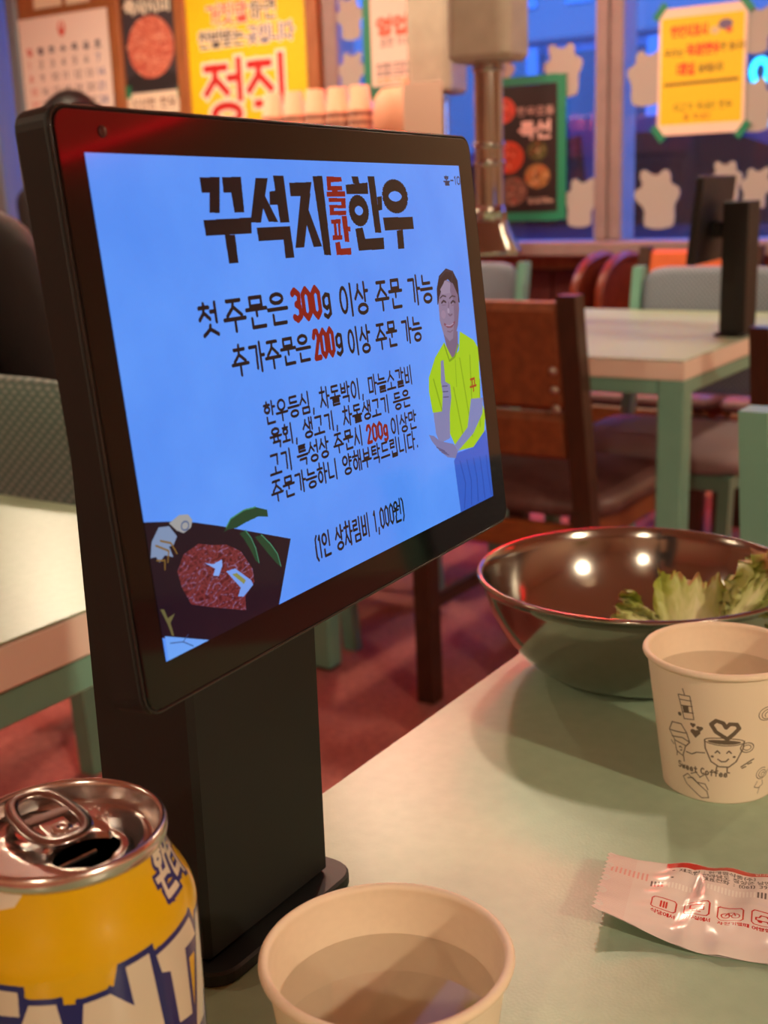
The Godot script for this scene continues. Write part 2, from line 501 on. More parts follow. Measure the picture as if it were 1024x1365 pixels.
# ---------------------------------------------------------------- bodies
# bones: [from, radius, to, radius]; one continuous surface as surface nets
func body(bones: Array, cell: float, blend: float, tint: Callable) -> Shape:
	var lo := Vector3(1e9, 1e9, 1e9)
	var hi := -lo
	for b in bones:
		var r: float = maxf(b[1], b[3]) + blend + cell * 2
		lo = lo.min((b[0] as Vector3).min(b[2]) - Vector3.ONE * r)
		hi = hi.max((b[0] as Vector3).max(b[2]) + Vector3.ONE * r)
	var dim := Vector3i(((hi - lo) / cell).ceil()) + Vector3i.ONE
	var f := PackedFloat32Array()
	f.resize(dim.x * dim.y * dim.z)
	f.fill(1.0)
	for b in bones:
		var a: Vector3 = b[0]
		var e: Vector3 = b[2]
		var ra: float = b[1]
		var rb: float = b[3]
		var r: float = maxf(ra, rb) + blend + cell * 2
		var i0 := Vector3i(((a.min(e) - Vector3.ONE * r - lo) / cell).floor()).clamp(Vector3i.ZERO, dim - Vector3i.ONE)
		var i1 := Vector3i(((a.max(e) + Vector3.ONE * r - lo) / cell).ceil()).clamp(Vector3i.ZERO, dim - Vector3i.ONE)
		var ae := e - a
		var ll := maxf(ae.length_squared(), 1e-9)
		for z in range(i0.z, i1.z + 1):
			for y in range(i0.y, i1.y + 1):
				for x in range(i0.x, i1.x + 1):
					var p := lo + Vector3(x, y, z) * cell
					var h := clampf((p - a).dot(ae) / ll, 0.0, 1.0)
					var d := (p - a - ae * h).length() - lerpf(ra, rb, h)
					var at := x + dim.x * (y + dim.y * z)
					var o := f[at]
					var k := maxf(blend - absf(o - d), 0.0) / blend
					f[at] = minf(o, d) - k * k * blend * 0.25
	var s := Shape.new()
	var id := {}
	var step := [1, dim.x, dim.x * dim.y]
	for z in dim.z - 1:
		for y in dim.y - 1:
			for x in dim.x - 1:
				var at := x + dim.x * (y + dim.y * z)
				var sum := Vector3.ZERO
				var cnt := 0
				for ed in 12:
					var ax := ed / 4
					var u := (ax + 1) % 3
					var w := (ax + 2) % 3
					var o := Vector3i.ZERO
					o[u] = ed & 1
					o[w] = (ed >> 1) & 1
					var p0: int = at + o.x * step[0] + o.y * step[1] + o.z * step[2]
					var v0 := f[p0]
					var v1 := f[p0 + step[ax]]
					if (v0 < 0.0) != (v1 < 0.0):
						var q := Vector3(o)
						q[ax] += v0 / (v0 - v1)
						sum += q
						cnt += 1
				if cnt:
					id[at] = s.v.size()
					var pos := lo + (Vector3(x, y, z) + sum / cnt) * cell
					s.v.append(pos)
					s.n.append(Vector3.ZERO)
					s.t.append(Vector2.ZERO)
					s.c.append(tint.call(pos))
	for at in id:
		for ax in 3:
			var u: int = step[(ax + 1) % 3]
			var w: int = step[(ax + 2) % 3]
			var v0 := f[at]
			var v1 := f[at + step[ax]]
			if (v0 < 0.0) != (v1 < 0.0) and id.has(at - u) and id.has(at - w) and id.has(at - u - w):
				var q := [id[at], id[at - u], id[at - u - w], id[at - w]]
				if v0 < 0.0:
					q.reverse()
				var nn := (s.v[q[2]] - s.v[q[0]]).cross(s.v[q[3]] - s.v[q[1]])
				for g in q:
					s.n[g] -= nn
				s.ix.append_array([q[0], q[1], q[2], q[0], q[2], q[3]])
	for k in s.n.size():
		s.n[k] = s.n[k].normalized()
	return s


# ---------------------------------------------------------------- pictures on things
func screen_picture() -> Image:
	var im := page(1600, 1008, Color8(84, 146, 240))
	# cloudy paper tone of the shown page
	var f := FastNoiseLite.new()
	f.seed = 5
	f.frequency = 0.0022
	for y in range(0, 1008, 4):
		for x in range(0, 1600, 4):
			var k := f.get_noise_2d(x, y) * 0.5 + 0.5
			im.fill_rect(Rect2i(x, y, 4, 4), Color8(66, 124, 226).lerp(Color8(100, 160, 250), clampf(0.25 + k * 0.5, 0.0, 1.0)))
	var ink := Color8(10, 10, 16)
	var red := Color8(122, 18, 12)
	for p in TITLE_BLACK:
		fill(im, pts(p), ink)
	for p in TITLE_RED:
		fill(im, pts(p), red)
	ring(im, Vector2(986, 122), Vector2(34, 25), 26, ink)
	ring(im, Vector2(1188, 87), Vector2(53, 29), 30, ink)
	write(im, "홀-10", 1490, 30, 42, 26, 4, Color8(30, 40, 70))
	write(im, "첫", 267, 306, 74, 68, 9, ink)
	write(im, "주문은", 356, 302, 84, 72, 9, ink)
	write(im, "300", 622, 298, 72, 78, 16, red)
	write(im, "g", 752, 300, 84, 66, 11, ink)
	write(im, "이상 주문 가능", 836, 304, 75, 78, 9, ink)
	write(im, "추가주문은", 362, 407, 64, 64, 8, ink)
	write(im, "200", 692, 402, 54, 72, 14, red)
	write(im, "g", 790, 404, 70, 60, 10, ink)
	write(im, "이상 주문 가능", 852, 414, 59, 68, 8, ink)
	write(im, "한우등심, 차돌박이, 마늘소갈비", 452, 544, 49.4, 50, 6, ink)
	write(im, "육회, 생고기, 차돌생고기 등은", 464, 606, 48.6, 46, 6, ink)
	write(im, "고기 특성상 주문시", 446, 663, 48, 49, 6, ink)
	write(im, "200g", 886, 668, 48, 48, 9, red)
	write(im, "이상만", 1016, 668, 50, 49, 6, ink)
	write(im, "주문가능하니 양해부탁드립니다.", 440, 724, 48.8, 49, 6, ink)
	write(im, "(1인 상차림비 1,000원)", 580, 890, 43, 60, 6.5, ink)
	# the figure
	var skin := Color8(126, 112, 140)
	fill(im, pts(FIGURE.neck), Color8(104, 90, 118))
	fill(im, pts(FIGURE.face), skin)
	fill(im, pts(FIGURE.hair), Color8(24, 20, 34))
	fill(im, pts([1440, 330, 1478, 339, 1503, 376, 1501, 415, 1483, 461, 1459, 493, 1440, 500, 1462, 440, 1470, 390]), Color8(108, 92, 120))
	fill(im, pts([1392, 352, 1430, 328, 1462, 338, 1452, 366, 1402, 366]), Color8(138, 124, 150))
	stroke(im, pts([1470, 336, 1486, 306, 1440, 300, 1400, 318]), 5, Color8(44, 40, 58))
	for e in [Vector2(1406, 388), Vector2(1466, 393)]:
		stroke(im, PackedVector2Array([e + Vector2(-20, -12), e + Vector2(-2, -18), e + Vector2(18, -14)]), 4, Color8(52, 44, 60))
		stroke(im, PackedVector2Array([e + Vector2(-13, 2), e + Vector2(0, -3), e + Vector2(13, 2)]), 6, Color8(36, 30, 46))
		stroke(im, PackedVector2Array([e + Vector2(-12, 9), e + Vector2(12, 10)]), 3, Color8(112, 96, 124))
	stroke(im, pts([1438, 392, 1428, 424, 1436, 431, 1452, 428]), 5, Color8(96, 80, 108))
	oval(im, Vector2(1430, 416), Vector2(7, 8), Color8(150, 136, 162))
	oval(im, Vector2(1396, 424), Vector2(15, 12), Color8(140, 120, 146))
	stroke(im, pts([1396, 452, 1414, 461, 1440, 463, 1462, 452]), 7, Color8(112, 62, 84))
	stroke(im, pts([1404, 456, 1430, 460, 1454, 455]), 3, Color8(160, 140, 170))
	stroke(im, pts([1410, 474, 1428, 478, 1444, 474]), 4, Color8(104, 86, 112))
	fill(im, pts(FIGURE.apron), Color8(44, 88, 190))
	for k in 5:
		stroke(im, PackedVector2Array([Vector2(1400 + k * 45, 860 + k * 4), Vector2(1420 + k * 40, 930), Vector2(1396 + k * 48, 1000)]), 6, Color8(34, 72, 166))
	fill(im, pts(FIGURE.shirt), Color8(150, 190, 22))
	for q in [[1290, 600, 1330, 720], [1470, 560, 1500, 800], [1540, 560, 1520, 700], [1410, 640, 1440, 800], [1590, 640, 1560, 780]]:
		stroke(im, pts(q), 7, Color8(122, 160, 14))
	stroke(im, pts([1380, 510, 1402, 560, 1440, 552, 1470, 520]), 7, Color8(110, 148, 16))
	stroke(im, pts([1440, 560, 1430, 640]), 3, Color8(110, 148, 16))
	fill(im, pts(FIGURE.arm), Color8(112, 124, 176))
	fill(im, pts(FIGURE.forearm), Color8(116, 120, 164))
	fill(im, pts(FIGURE.hand), Color8(110, 112, 158))
	for k in 3:
		stroke(im, pts([1338, 626 + k * 16, 1372, 630 + k * 16]), 3, Color8(70, 70, 110))
		stroke(im, pts([1262 + k * 14, 792 + k * 10, 1310 + k * 12, 812 + k * 8]), 3, Color8(74, 76, 118))
	write(im, "꾸", 1520, 628, 44, 40, 7, Color8(150, 60, 20))
	# the dish
	fill(im, pts(DISH.slate), Color8(14, 11, 26))
	fill(im, pts(DISH.meat), Color8(96, 34, 40))
	var meat := pts(DISH.meat)
	var rid := FastNoiseLite.new()
	rid.seed = 21
	rid.frequency = 0.022
	rid.fractal_type = FastNoiseLite.FRACTAL_RIDGED
	rid.fractal_octaves = 3
	for yy in range(796, 988):
		for xx in range(74, 332):
			if Geometry2D.is_point_in_polygon(Vector2(xx, yy), meat):
				var g := rid.get_noise_2d(xx * 0.8 + yy * 0.3, yy * 2.2)
				var cc := Color8(62, 16, 22).lerp(Color8(112, 44, 48), clampf(0.5 + rid.get_noise_2d(yy * 3.0, xx * 2.0), 0.0, 1.0))
				im.set_pixel(xx, yy, cc.lerp(Color8(140, 132, 190), smoothstep(0.45, 0.85, g) * 0.6))
	fill(im, pts(DISH.fat), Color8(110, 150, 226))
	fill(im, pts(DISH.fat2), Color8(120, 158, 230))
	fill(im, pts(DISH.butter), Color8(130, 132, 70))
	for nm in ["chili_a", "chili_b", "chili_c"]:
		fill(im, pts(DISH[nm]), Color8(14, 62, 40))
		var c := pts(DISH[nm])
		stroke(im, PackedVector2Array([c[1], c[2], c[3], c[4]]), 3, Color8(60, 130, 100))
	fill(im, pts(DISH.garlic_a), Color8(150, 150, 150))
	ring(im, Vector2(122, 752), Vector2(12, 9), 3, Color8(70, 90, 130))
	fill(im, pts(DISH.garlic_b), Color8(118, 138, 170))
	for q in [[24, 770, 60, 790, 52, 812], [40, 764, 70, 776, 84, 802], [20, 800, 44, 806, 40, 824]]:
		stroke(im, pts(q), 4, Color8(120, 90, 40))
	fill(im, pts(DISH.sprig), Color8(96, 92, 56))
	fill(im, pts(DISH.marble), Color8(100, 156, 236))
	stroke(im, pts([20, 975, 60, 985, 90, 1004]), 2, Color8(40, 70, 120))
	stroke(im, pts([60, 985, 80, 975]), 2, Color8(40, 70, 120))
	return im


func can_point(deg: float, mm: float) -> Vector2:
	return Vector2((180.0 - deg) / 360.0 * 2048.0, (1.0 - mm / 122.0) * 1200.0)


func can_print() -> Image:
	var im := page(2048, 1200, Color8(208, 164, 2))
	var navy := Color8(30, 28, 98)
	var white := Color8(206, 192, 172)
	fill(im, PackedVector2Array([can_point(96, 121), can_point(61, 119.5), can_point(70, 113.5), can_point(96, 110)]), Color8(214, 204, 186))
	# big slanted capitals: F A N T A
	var caps := [
		[[116, 60, 116, 95, 66, 94.8, 66.5, 88, 100, 87, 100, 82, 78, 82, 78, 75, 100, 75, 100, 60]],
		[[86, 58, 62, 91.3, 50.5, 91.3, 40, 54, 52, 54, 55, 63, 66, 64, 72, 58], [62, 71, 57, 70, 57.5, 82]],
		[[48, 50, 39.5, 90.2, 28, 91, 18, 85.2, 20.5, 96.6, 8.8, 97.2, -1, 54, 10, 52, 26, 76, 36, 50]],
		[[5, 95.4, -21, 97.4, -27, 90.2, -14.5, 90.6, -16.5, 70.5, -6, 72, -2.5, 88.4, 2.6, 89.8]],
		[[-20, 64, -30, 95, -42, 95, -56, 62, -46, 62, -43, 70, -34, 70, -31, 64]],
	]
	var ground := PackedVector2Array()
	for q in [[114, 86], [80, 86], [64, 88], [48, 91], [39, 90.5], [27, 91.5], [24, 98], [20, 97], [6, 98], [4, 94], [0, 90], [-14, 90], [-16, 66], [-40, 66], [-52, 50], [114, 44]]:
		ground.append(can_point(q[0], q[1]))
	fill(im, ground, navy)
	for outline in [true, false]:
		for cap in caps:
			for n in cap.size():
				var p := PackedVector2Array()
				for k in range(0, cap[n].size(), 2):
					p.append(can_point(cap[n][k], cap[n][k + 1]))
				if outline and n == 0:
					p.append(p[0])
					fill(im, p, navy)
					stroke(im, p, 34, navy, false)
					var low := PackedVector2Array()
					for q in p:
						low.append(q + Vector2(14, 40))
					fill(im, low, navy)
				elif not outline:
					fill(im, p, white if n == 0 else navy)
	# the small slanted name high on the shoulder
	for pass_ in 2:
		write(im, "환타", can_point(-10, 0).x, can_point(0, 117.5).y, 100, 118, 36 if pass_ == 0 else 15, navy if pass_ == 0 else white, 0.25, true)
	# leaf and slices further round, and the small print at the back
	for k in 5:
		var a := 150.0 + k * 14.0
		fill(im, PackedVector2Array([can_point(a, 60), can_point(a - 4, 92 - absf(k - 2) * 7), can_point(a - 9, 60)]), Color8(60, 130, 50))
	for k in 14:
		stroke(im, PackedVector2Array([can_point(-80, 90 - k * 4.5), can_point(-128 + (k % 3) * 8, 90 - k * 4.5)]), 7, navy)
	for k in 60:
		im.fill_rect(Rect2i(1830 + k * 3, 560, 1 + k % 2, 200), navy)
	return im


func cup_point(deg: float, mm: float) -> Vector2:
	return Vector2((180.0 - deg) / 360.0 * 2048.0, (1.0 - mm / 67.6) * 700.0)


func doodle(im: Image, o: Vector2, list: Array, w: float, col: Color, s := 1.0) -> void:
	for q in list:
		stroke(im, pts(q, o, Vector2(s, s)), w, col)


func cup_print() -> Image:
	var im := page(2048, 700, Color8(236, 220, 194))
	var ink := Color8(108, 94, 78)
	# the motif goes round the cup three times
	for turn in 3:
		var sh := Vector2(turn * 683.0, 0)
		var c := cup_point(69, 27) + sh
		# smiling coffee cup
		doodle(im, c, [[-92, -62, -90, -20, -60, 50, -20, 74, 30, 74, 66, 44, 94, -24, 98, -66], [-30, 74, -34, 104, -46, 106], [22, 74, 24, 104, 36, 106], [-40, 0, -30, -12, -18, 0], [16, -2, 26, -14, 38, -2], [-26, 34, -8, 46, 14, 44, 26, 30]], 7, ink)
		ring(im, c + Vector2(2, -62), Vector2(96, 20), 5, ink)
		oval(im, c + Vector2(2, -60), Vector2(80, 12), ink)
		ring(im, c + Vector2(116, -30), Vector2(34, 26), 5, ink)
		ring(im, c + Vector2(116, -30), Vector2(20, 14), 4, ink)
		oval(im, c + Vector2(-54, 22), Vector2(8, 6), ink)
		oval(im, c + Vector2(54, 18), Vector2(8, 6), ink)
		# heart of steam
		doodle(im, c + Vector2(0, -74), [[16, -4, -40, -40, -62, -78, -40, -100, -8, -90, 6, -66, 22, -86, 54, -84, 66, -62, 44, -34, 18, -8]], 20, ink)
		for h in [[-150, -130, 1.0], [-116, -118, 1.2], [-138, -90, 1.8]]:
			var hp := c + Vector2(h[0], h[1])
			oval(im, hp + Vector2(-6, -3) * h[2], Vector2(8, 7) * h[2], ink)
			oval(im, hp + Vector2(6, -3) * h[2], Vector2(8, 7) * h[2], ink)
			fill(im, PackedVector2Array([hp + Vector2(-13, 0) * h[2], hp + Vector2(13, 0) * h[2], hp + Vector2(0, 15) * h[2]]), ink)
		# ice cream cone holding hands with the cup
		doodle(im, c + Vector2(-230, -10), [[-66, -50, -40, -100, 16, -108, 44, -70, 60, -20, 40, 4, -30, -4, -66, -50], [-60, -50, 10, -60, 46, -66], [-50, -20, 20, -34, 56, -22], [-34, -4, -24, 50, 16, 66, 36, 4], [20, 66, 22, 94], [-20, 50, -24, 74], [38, 36, 70, 40, 96, 24, 138, 18], [-40, 20, -58, 6], [-4, 24, 4, 18, 12, 24], [2, 40, 12, 36]], 6, ink)
		# can with a straw
		doodle(im, c + Vector2(-180, -230), [[-14, -80, -6, -50], [-40, -44, 20, -50, 36, 70, -14, 78, -40, -44], [-30, -20, 26, -26], [-26, 10, 30, 2], [-22, 44, 34, 36], [-44, 60, -34, 52]], 5, ink)
		fill(im, pts([-22, 10, 10, 6, 14, 40, -14, 44], c + Vector2(-180, -230)), ink)
		oval(im, c + Vector2(-218, -170), Vector2(10, 10), ink)
		# notes, biscuits, roses
		doodle(im, c + Vector2(120, 52), [[-26, 22, -6, 10, 18, -4, 40, -14], [-20, 30, 0, 22], [10, 10, 30, 4]], 7, ink)
		doodle(im, c + Vector2(-130, 210), [[-90, -40, -60, -64, 50, 10, 60, 44, 20, 52, -70, -6, -90, -40], [-40, -70, -10, -84, 10, -64], [10, -60, 40, -84, 60, -50], [-60, -40, -30, -50, 20, -10], [0, -30, 40, -30, 56, 0]], 5, ink)
		for rr in [[200, -200, 44.0], [230, 130, 38.0]]:
			var o := c + Vector2(rr[0], rr[1])
			for k in 3:
				ring(im, o + Vector2(k * 4, k * 3), Vector2(1.0, 0.8) * (rr[2] - k * 13), 4, ink, k * 1.2, k * 1.2 + 5.2)
		doodle(im, c + Vector2(230, 190), [[-24, -20, -40, 10, -10, 20, 20, 6, 10, -20], [0, 20, -10, 50], [30, -40, 44, -70]], 4, ink)
		var x := cup_point(113, 0).x + sh.x
		var y := cup_point(0, 18.4).y
		for ch in "Sweet Coffee".split(""):
			write(im, ch, x, y, 40, 36, 7, ink)
			x += 14.0 if ch == " " else 24.0
			y += 0.6
	return im


func wrapper_print() -> Image:
	# left = crimped end, top = far edge
	var im := page(1400, 540, Color8(236, 222, 214))
	var red := Color8(196, 40, 34)
	var pink := Color8(236, 176, 168)
	var grey := Color8(112, 100, 96)
	for k in 46:
		im.fill_rect(Rect2i(2, k * 12, 92, 4), Color8(228, 200, 194))
	for k in 9:
		im.fill_rect(Rect2i(20 + k * 14, 110, 6, 60), pink)
	im.fill_rect(Rect2i(190, 4, 1210, 40), red)
	write(im, "인쇄물확인", 470, 12, 22, 22, 3, Color8(240, 190, 180))
	write(im, "제조원 : 한가람식품(주)", 232, 54, 22, 24, 3.5, grey)
	write(im, "전라남도 장성군 남면 삼태리", 306, 84, 22, 24, 3.5, grey)
	write(im, "대표전화 : (061) 392-2271-2", 306, 114, 22, 24, 3.5, grey)
	for yy in [58, 124]:
		oval(im, Vector2(214, yy + 8), Vector2(5, 5), grey)
	for k in 110:
		im.fill_rect(Rect2i(150 + k * 11, 164, 6, 40), Color8(250, 242, 232) if k % 30 > 3 else grey)
	for k in 9:
		var o := Vector2(165 + k * 101, 288)
		var sc := Vector2(0.58, 0.84)
		stroke(im, pts([0, 12, 12, 0, 118, 0, 130, 12, 130, 88, 118, 100, 12, 100, 0, 88, 0, 12], o, sc), 4.5, red)
		if k % 4 == 0:
			for q in [[50, 24, 50, 80], [66, 24, 66, 80], [80, 24, 80, 80]]:
				stroke(im, pts(q, o, sc), 6, red)
		elif k % 4 == 1:
			for q in [[30, 24, 100, 24, 100, 62, 30, 62, 30, 24], [46, 78, 84, 78], [66, 62, 66, 78]]:
				stroke(im, pts(q, o, sc), 5, red)
		elif k % 4 == 2:
			ring(im, o + Vector2(40, 62) * sc, Vector2(12, 15), 4, red)
			ring(im, o + Vector2(92, 62) * sc, Vector2(12, 15), 4, red)
			for q in [[40, 62, 56, 36, 84, 36, 92, 62], [56, 36, 66, 62]]:
				stroke(im, pts(q, o, sc), 4, red)
		else:
			stroke(im, pts([22, 66, 108, 66, 104, 48, 88, 44, 76, 28, 48, 28, 38, 46, 22, 50, 22, 66], o, sc), 5, red)
			oval(im, o + Vector2(42, 72) * sc, Vector2(7, 8), red)
			oval(im, o + Vector2(90, 72) * sc, Vector2(7, 8), red)
		write(im, ["식당에서", "사무실에서", "자전거탈때", "여행할때"][k % 4], o.x + 2, o.y + 96, 19 if k % 4 != 1 else 16, 20, 3, red)
	return im


func calendar_print() -> Image:
	var im := page(560, 420, Color8(246, 226, 216))
	oval(im, Vector2(275, 60), Vector2(22, 34), Color8(214, 70, 50))
	oval(im, Vector2(275, 46), Vector2(8, 20), Color8(246, 226, 216))
	for k in 7:
		write(im, "일월화수목금토"[k], 40 + k * 72, 130, 40, 30, 6, Color8(210, 60, 50) if k == 0 else Color8(70, 60, 80))
	for r in 4:
		for k in 7:
			write(im, str(r * 7 + k + 1), 40 + k * 72, 186 + r * 60, 48, 34, 5, Color8(210, 90, 80) if k == 0 else Color8(90, 90, 150) if k == 6 else Color8(110, 84, 88))
	return im


func meat_poster_print() -> Image:
	var im := page(300, 460, Color8(60, 54, 62))
	im.fill_rect(Rect2i(0, 0, 300, 70), Color8(70, 64, 60))
	write(im, "육사시미", 20, 14, 64, 56, 12, Color8(236, 226, 206), 0.0, true)
	oval(im, Vector2(150, 330), Vector2(150, 40), Color8(40, 36, 40))
	var rng := RandomNumberGenerator.new()
	rng.seed = 8
	oval(im, Vector2(150, 200), Vector2(128, 120), Color8(206, 104, 84))
	for k in 220:
		var a := rng.randf() * TAU
		var d := sqrt(rng.randf()) * 0.95
		var p := Vector2(150, 200) + Vector2(cos(a) * 124, sin(a) * 116) * d
		ring(im, p, Vector2(rng.randf_range(6, 22), rng.randf_range(4, 12)), 3, [Color8(232, 150, 120), Color8(176, 66, 56), Color8(240, 176, 150)][k % 3], a, a + 2.4)
	im.fill_rect(Rect2i(0, 372, 300, 88), Color8(244, 224, 200))
	write(im, "신선한 한우", 22, 396, 46, 40, 6, Color8(150, 110, 90))
	return im


func honest_poster_print() -> Image:
	var im := page(640, 700, Color8(240, 206, 14))
	var white := Color8(250, 236, 214)
	for o in [[20, white], [9, Color8(206, 50, 30)]]:
		write(im, "거짓말", 128, 66, 76, 78, o[0], o[1], 0.0, true)
	for o in [[20, white], [8, Color8(40, 34, 44)]]:
		write(im, "하면", 362, 66, 70, 78, o[0], o[1], 0.0, true)
		write(im, "천벌받는", 78, 168, 62, 66, o[0], o[1], 0.0, true)
	for o in [[20, white], [8, Color8(60, 60, 130)]]:
		write(im, "곳입니다", 340, 168, 62, 66, o[0], o[1], 0.0, true)
	for o in [[56, white], [30, Color8(206, 26, 24)]]:
		write(im, "정직", 92, 296, 236, 250, o[0], o[1], 0.0, true)
	im.fill_rect(Rect2i(0, 0, 640, 14), white)
	im.fill_rect(Rect2i(0, 620, 640, 80), Color8(206, 26, 24))
	return im


func dark_menu_print() -> Image:
	var im := page(420, 700, Color8(40, 30, 30))
	var rng := RandomNumberGenerator.new()
	rng.seed = 12
	for q in [[90, 130, 80, Color8(206, 76, 56)], [40, 190, 60, Color8(226, 120, 96)], [120, 390, 100, Color8(190, 66, 36)], [300, 500, 80, Color8(170, 120, 66)], [150, 580, 90, Color8(120, 84, 70)], [300, 360, 60, Color8(84, 84, 40)]]:
		oval(im, Vector2(q[0], q[1]), Vector2(q[2], q[2] * 0.9), q[3])
		for k in 24:
			var p: Vector2 = Vector2(q[0], q[1]) + Vector2.from_angle(rng.randf() * TAU) * rng.randf() * q[2] * 0.8
			oval(im, p, Vector2(rng.randf_range(5, 16), rng.randf_range(4, 10)), (q[3] as Color).lerp([Color8(240, 200, 170), Color8(60, 20, 16), Color8(200, 60, 40)][k % 3], 0.5), rng.randf() * 3)
	ring(im, Vector2(300, 500), Vector2(80, 72), 12, Color8(60, 48, 40))
	write(im, "특선", 196, 200, 96, 90, 16, Color8(236, 196, 186), 0.0, true)
	write(im, "한우모듬", 180, 120, 56, 44, 6, Color8(200, 160, 150))
	write(im, "점심메뉴", 240, 620, 40, 30, 4, Color8(220, 180, 160))
	return im


func yellow_notice_print() -> Image:
	var im := page(420, 600, Color8(248, 214, 190))
	im.fill_rect(Rect2i(14, 44, 392, 506), Color8(244, 200, 20))
	var red := Color8(222, 70, 24)
	var dark := Color8(110, 80, 24)
	write(im, "원산지표시", 60, 84, 36, 50, 8, red, 0.0, true)
	oval(im, Vector2(318, 96), Vector2(34, 24), Color8(110, 96, 130))
	oval(im, Vector2(270, 120), Vector2(22, 18), Color8(214, 190, 150))
	oval(im, Vector2(336, 124), Vector2(16, 14), Color8(214, 90, 60))
	write(im, "우리는", 30, 192, 32, 34, 5, dark)
	write(im, "국내산한우", 136, 176, 32, 50, 9, red, 0.0, true)
	write(im, "만 씁니다", 300, 180, 26, 36, 5, dark)
	write(im, "매일", 92, 262, 46, 52, 9, red, 0.0, true)
	write(im, "들어옵니다", 196, 270, 24, 38, 5, dark)
	stroke(im, PackedVector2Array([Vector2(36, 358), Vector2(382, 352)]), 14, Color8(112, 74, 20))
	write(im, "쇠고기 국내산 한우", 80, 450, 32, 34, 4, dark)
	write(im, "쌀 국내산", 130, 500, 30, 30, 4, Color8(190, 110, 30))
	return im


func white_notice_print() -> Image:
	var im := page(300, 440, Color8(246, 212, 196))
	var red := Color8(222, 96, 70)
	write(im, "영업", 40, 96, 104, 76, 18, red, 0.0, true)
	write(im, "오전 11:00", 60, 190, 44, 34, 6, Color8(90, 80, 76))
	for k in 3:
		write(im, "브레이크타임", 30, 300 + k * 34, 38, 26, 5, Color8(90, 80, 80) if k < 2 else Color8(200, 150, 90))
	im.fill_rect(Rect2i(0, 404, 300, 36), Color8(60, 110, 90))
	return im


# ---------------------------------------------------------------- furniture
func mint_table(called: String, label: String, group: String, x0: float, x1: float, z0: float, z1: float) -> Node3D:
	var c := Vector3((x0 + x1) / 2, 0, (z0 + z1) / 2)
	var w := x1 - x0
	var d := z1 - z0
	var t := thing(called, label, "table", c, 0.0, group)
	cuboid("table_top", Vector3(0, TH - 0.001, 0), Vector3(w, 0.002, d), 0.0006, M.laminate, t)
	cuboid("edge_band", Vector3(0, TH - 0.0185, 0), Vector3(w - 0.0006, 0.033, d - 0.0006), 0.002, M.edge, t)
	for s in [-1, 1]:
		cuboid("apron", Vector3(0, TH - 0.0485, s * (d / 2 - 0.024)), Vector3(w - 0.096, 0.027, 0.04), 0.002, M.mint, t)
		cuboid("apron", Vector3(s * (w / 2 - 0.024), TH - 0.0485, 0), Vector3(0.04, 0.027, d - 0.096), 0.002, M.mint, t)
		for r in [-1, 1]:
			var leg := cuboid("leg", Vector3(s * (w / 2 - 0.024), (TH - 0.035) / 2 + 0.003, r * (d / 2 - 0.024)), Vector3(0.046, TH - 0.041, 0.046), 0.003, M.mint, t)
			cuboid("foot", Vector3(0, -(TH - 0.041) / 2 - 0.002, 0), Vector3(0.04, 0.006, 0.04), 0.001, M.black, leg)
	return t


func slanted(called: String, a: Vector3, b: Vector3, w: float, d: float, m: Material, parent: Node) -> MeshInstance3D:
	# a bar from a to b, w wide along x and d along z
	var s := Shape.new()
	var rows := []
	for p in [a, b]:
		rows.append([p + Vector3(-w, 0, d) / 2, p + Vector3(w, 0, d) / 2, p + Vector3(w, 0, -d) / 2, p + Vector3(-w, 0, -d) / 2])
	var mid := (a + b) / 2
	for k in 4:
		s.outward([rows[0][k], rows[0][(k + 1) % 4], rows[1][(k + 1) % 4], rows[1][k]], mid)
	s.outward(rows[0], mid)
	s.outward(rows[1], mid)
	return obj(called, s, m, parent)


func cushion(w: float, d: float, h: float, dome := 0.3) -> Shape:
	# soft block, base at y 0, rounded rim and a slight dome
	var s := Shape.new()
	var prof := [[0.0, 0.0], [0.86, 0.0], [0.97, h * 0.12], [1.0, h * 0.4], [0.98, h * 0.7], [0.92, h * 0.9], [0.8, h], [0.5, h * (1.0 + dome * 0.6)], [0.0, h * (1.0 + dome)]]
	var rows := []
	var uvs := []
	for p in prof:
		var r := PackedVector3Array()
		var u := PackedVector2Array()
		for k in 49:
			var a := -PI + TAU * k / 48
			var cc := cos(a)
			var ss := sin(a)
			var e := 0.28
			var x: float = signf(cc) * pow(absf(cc), e) * w / 2 * p[0]
			var z: float = signf(ss) * pow(absf(ss), e) * d / 2 * p[0]
			r.append(Vector3(x, p[1], z))
			u.append(Vector2(x / w + 0.5, z / d + 0.5))
		rows.append(r)
		uvs.append(u)
	s.grid(rows, uvs, true)
	return s


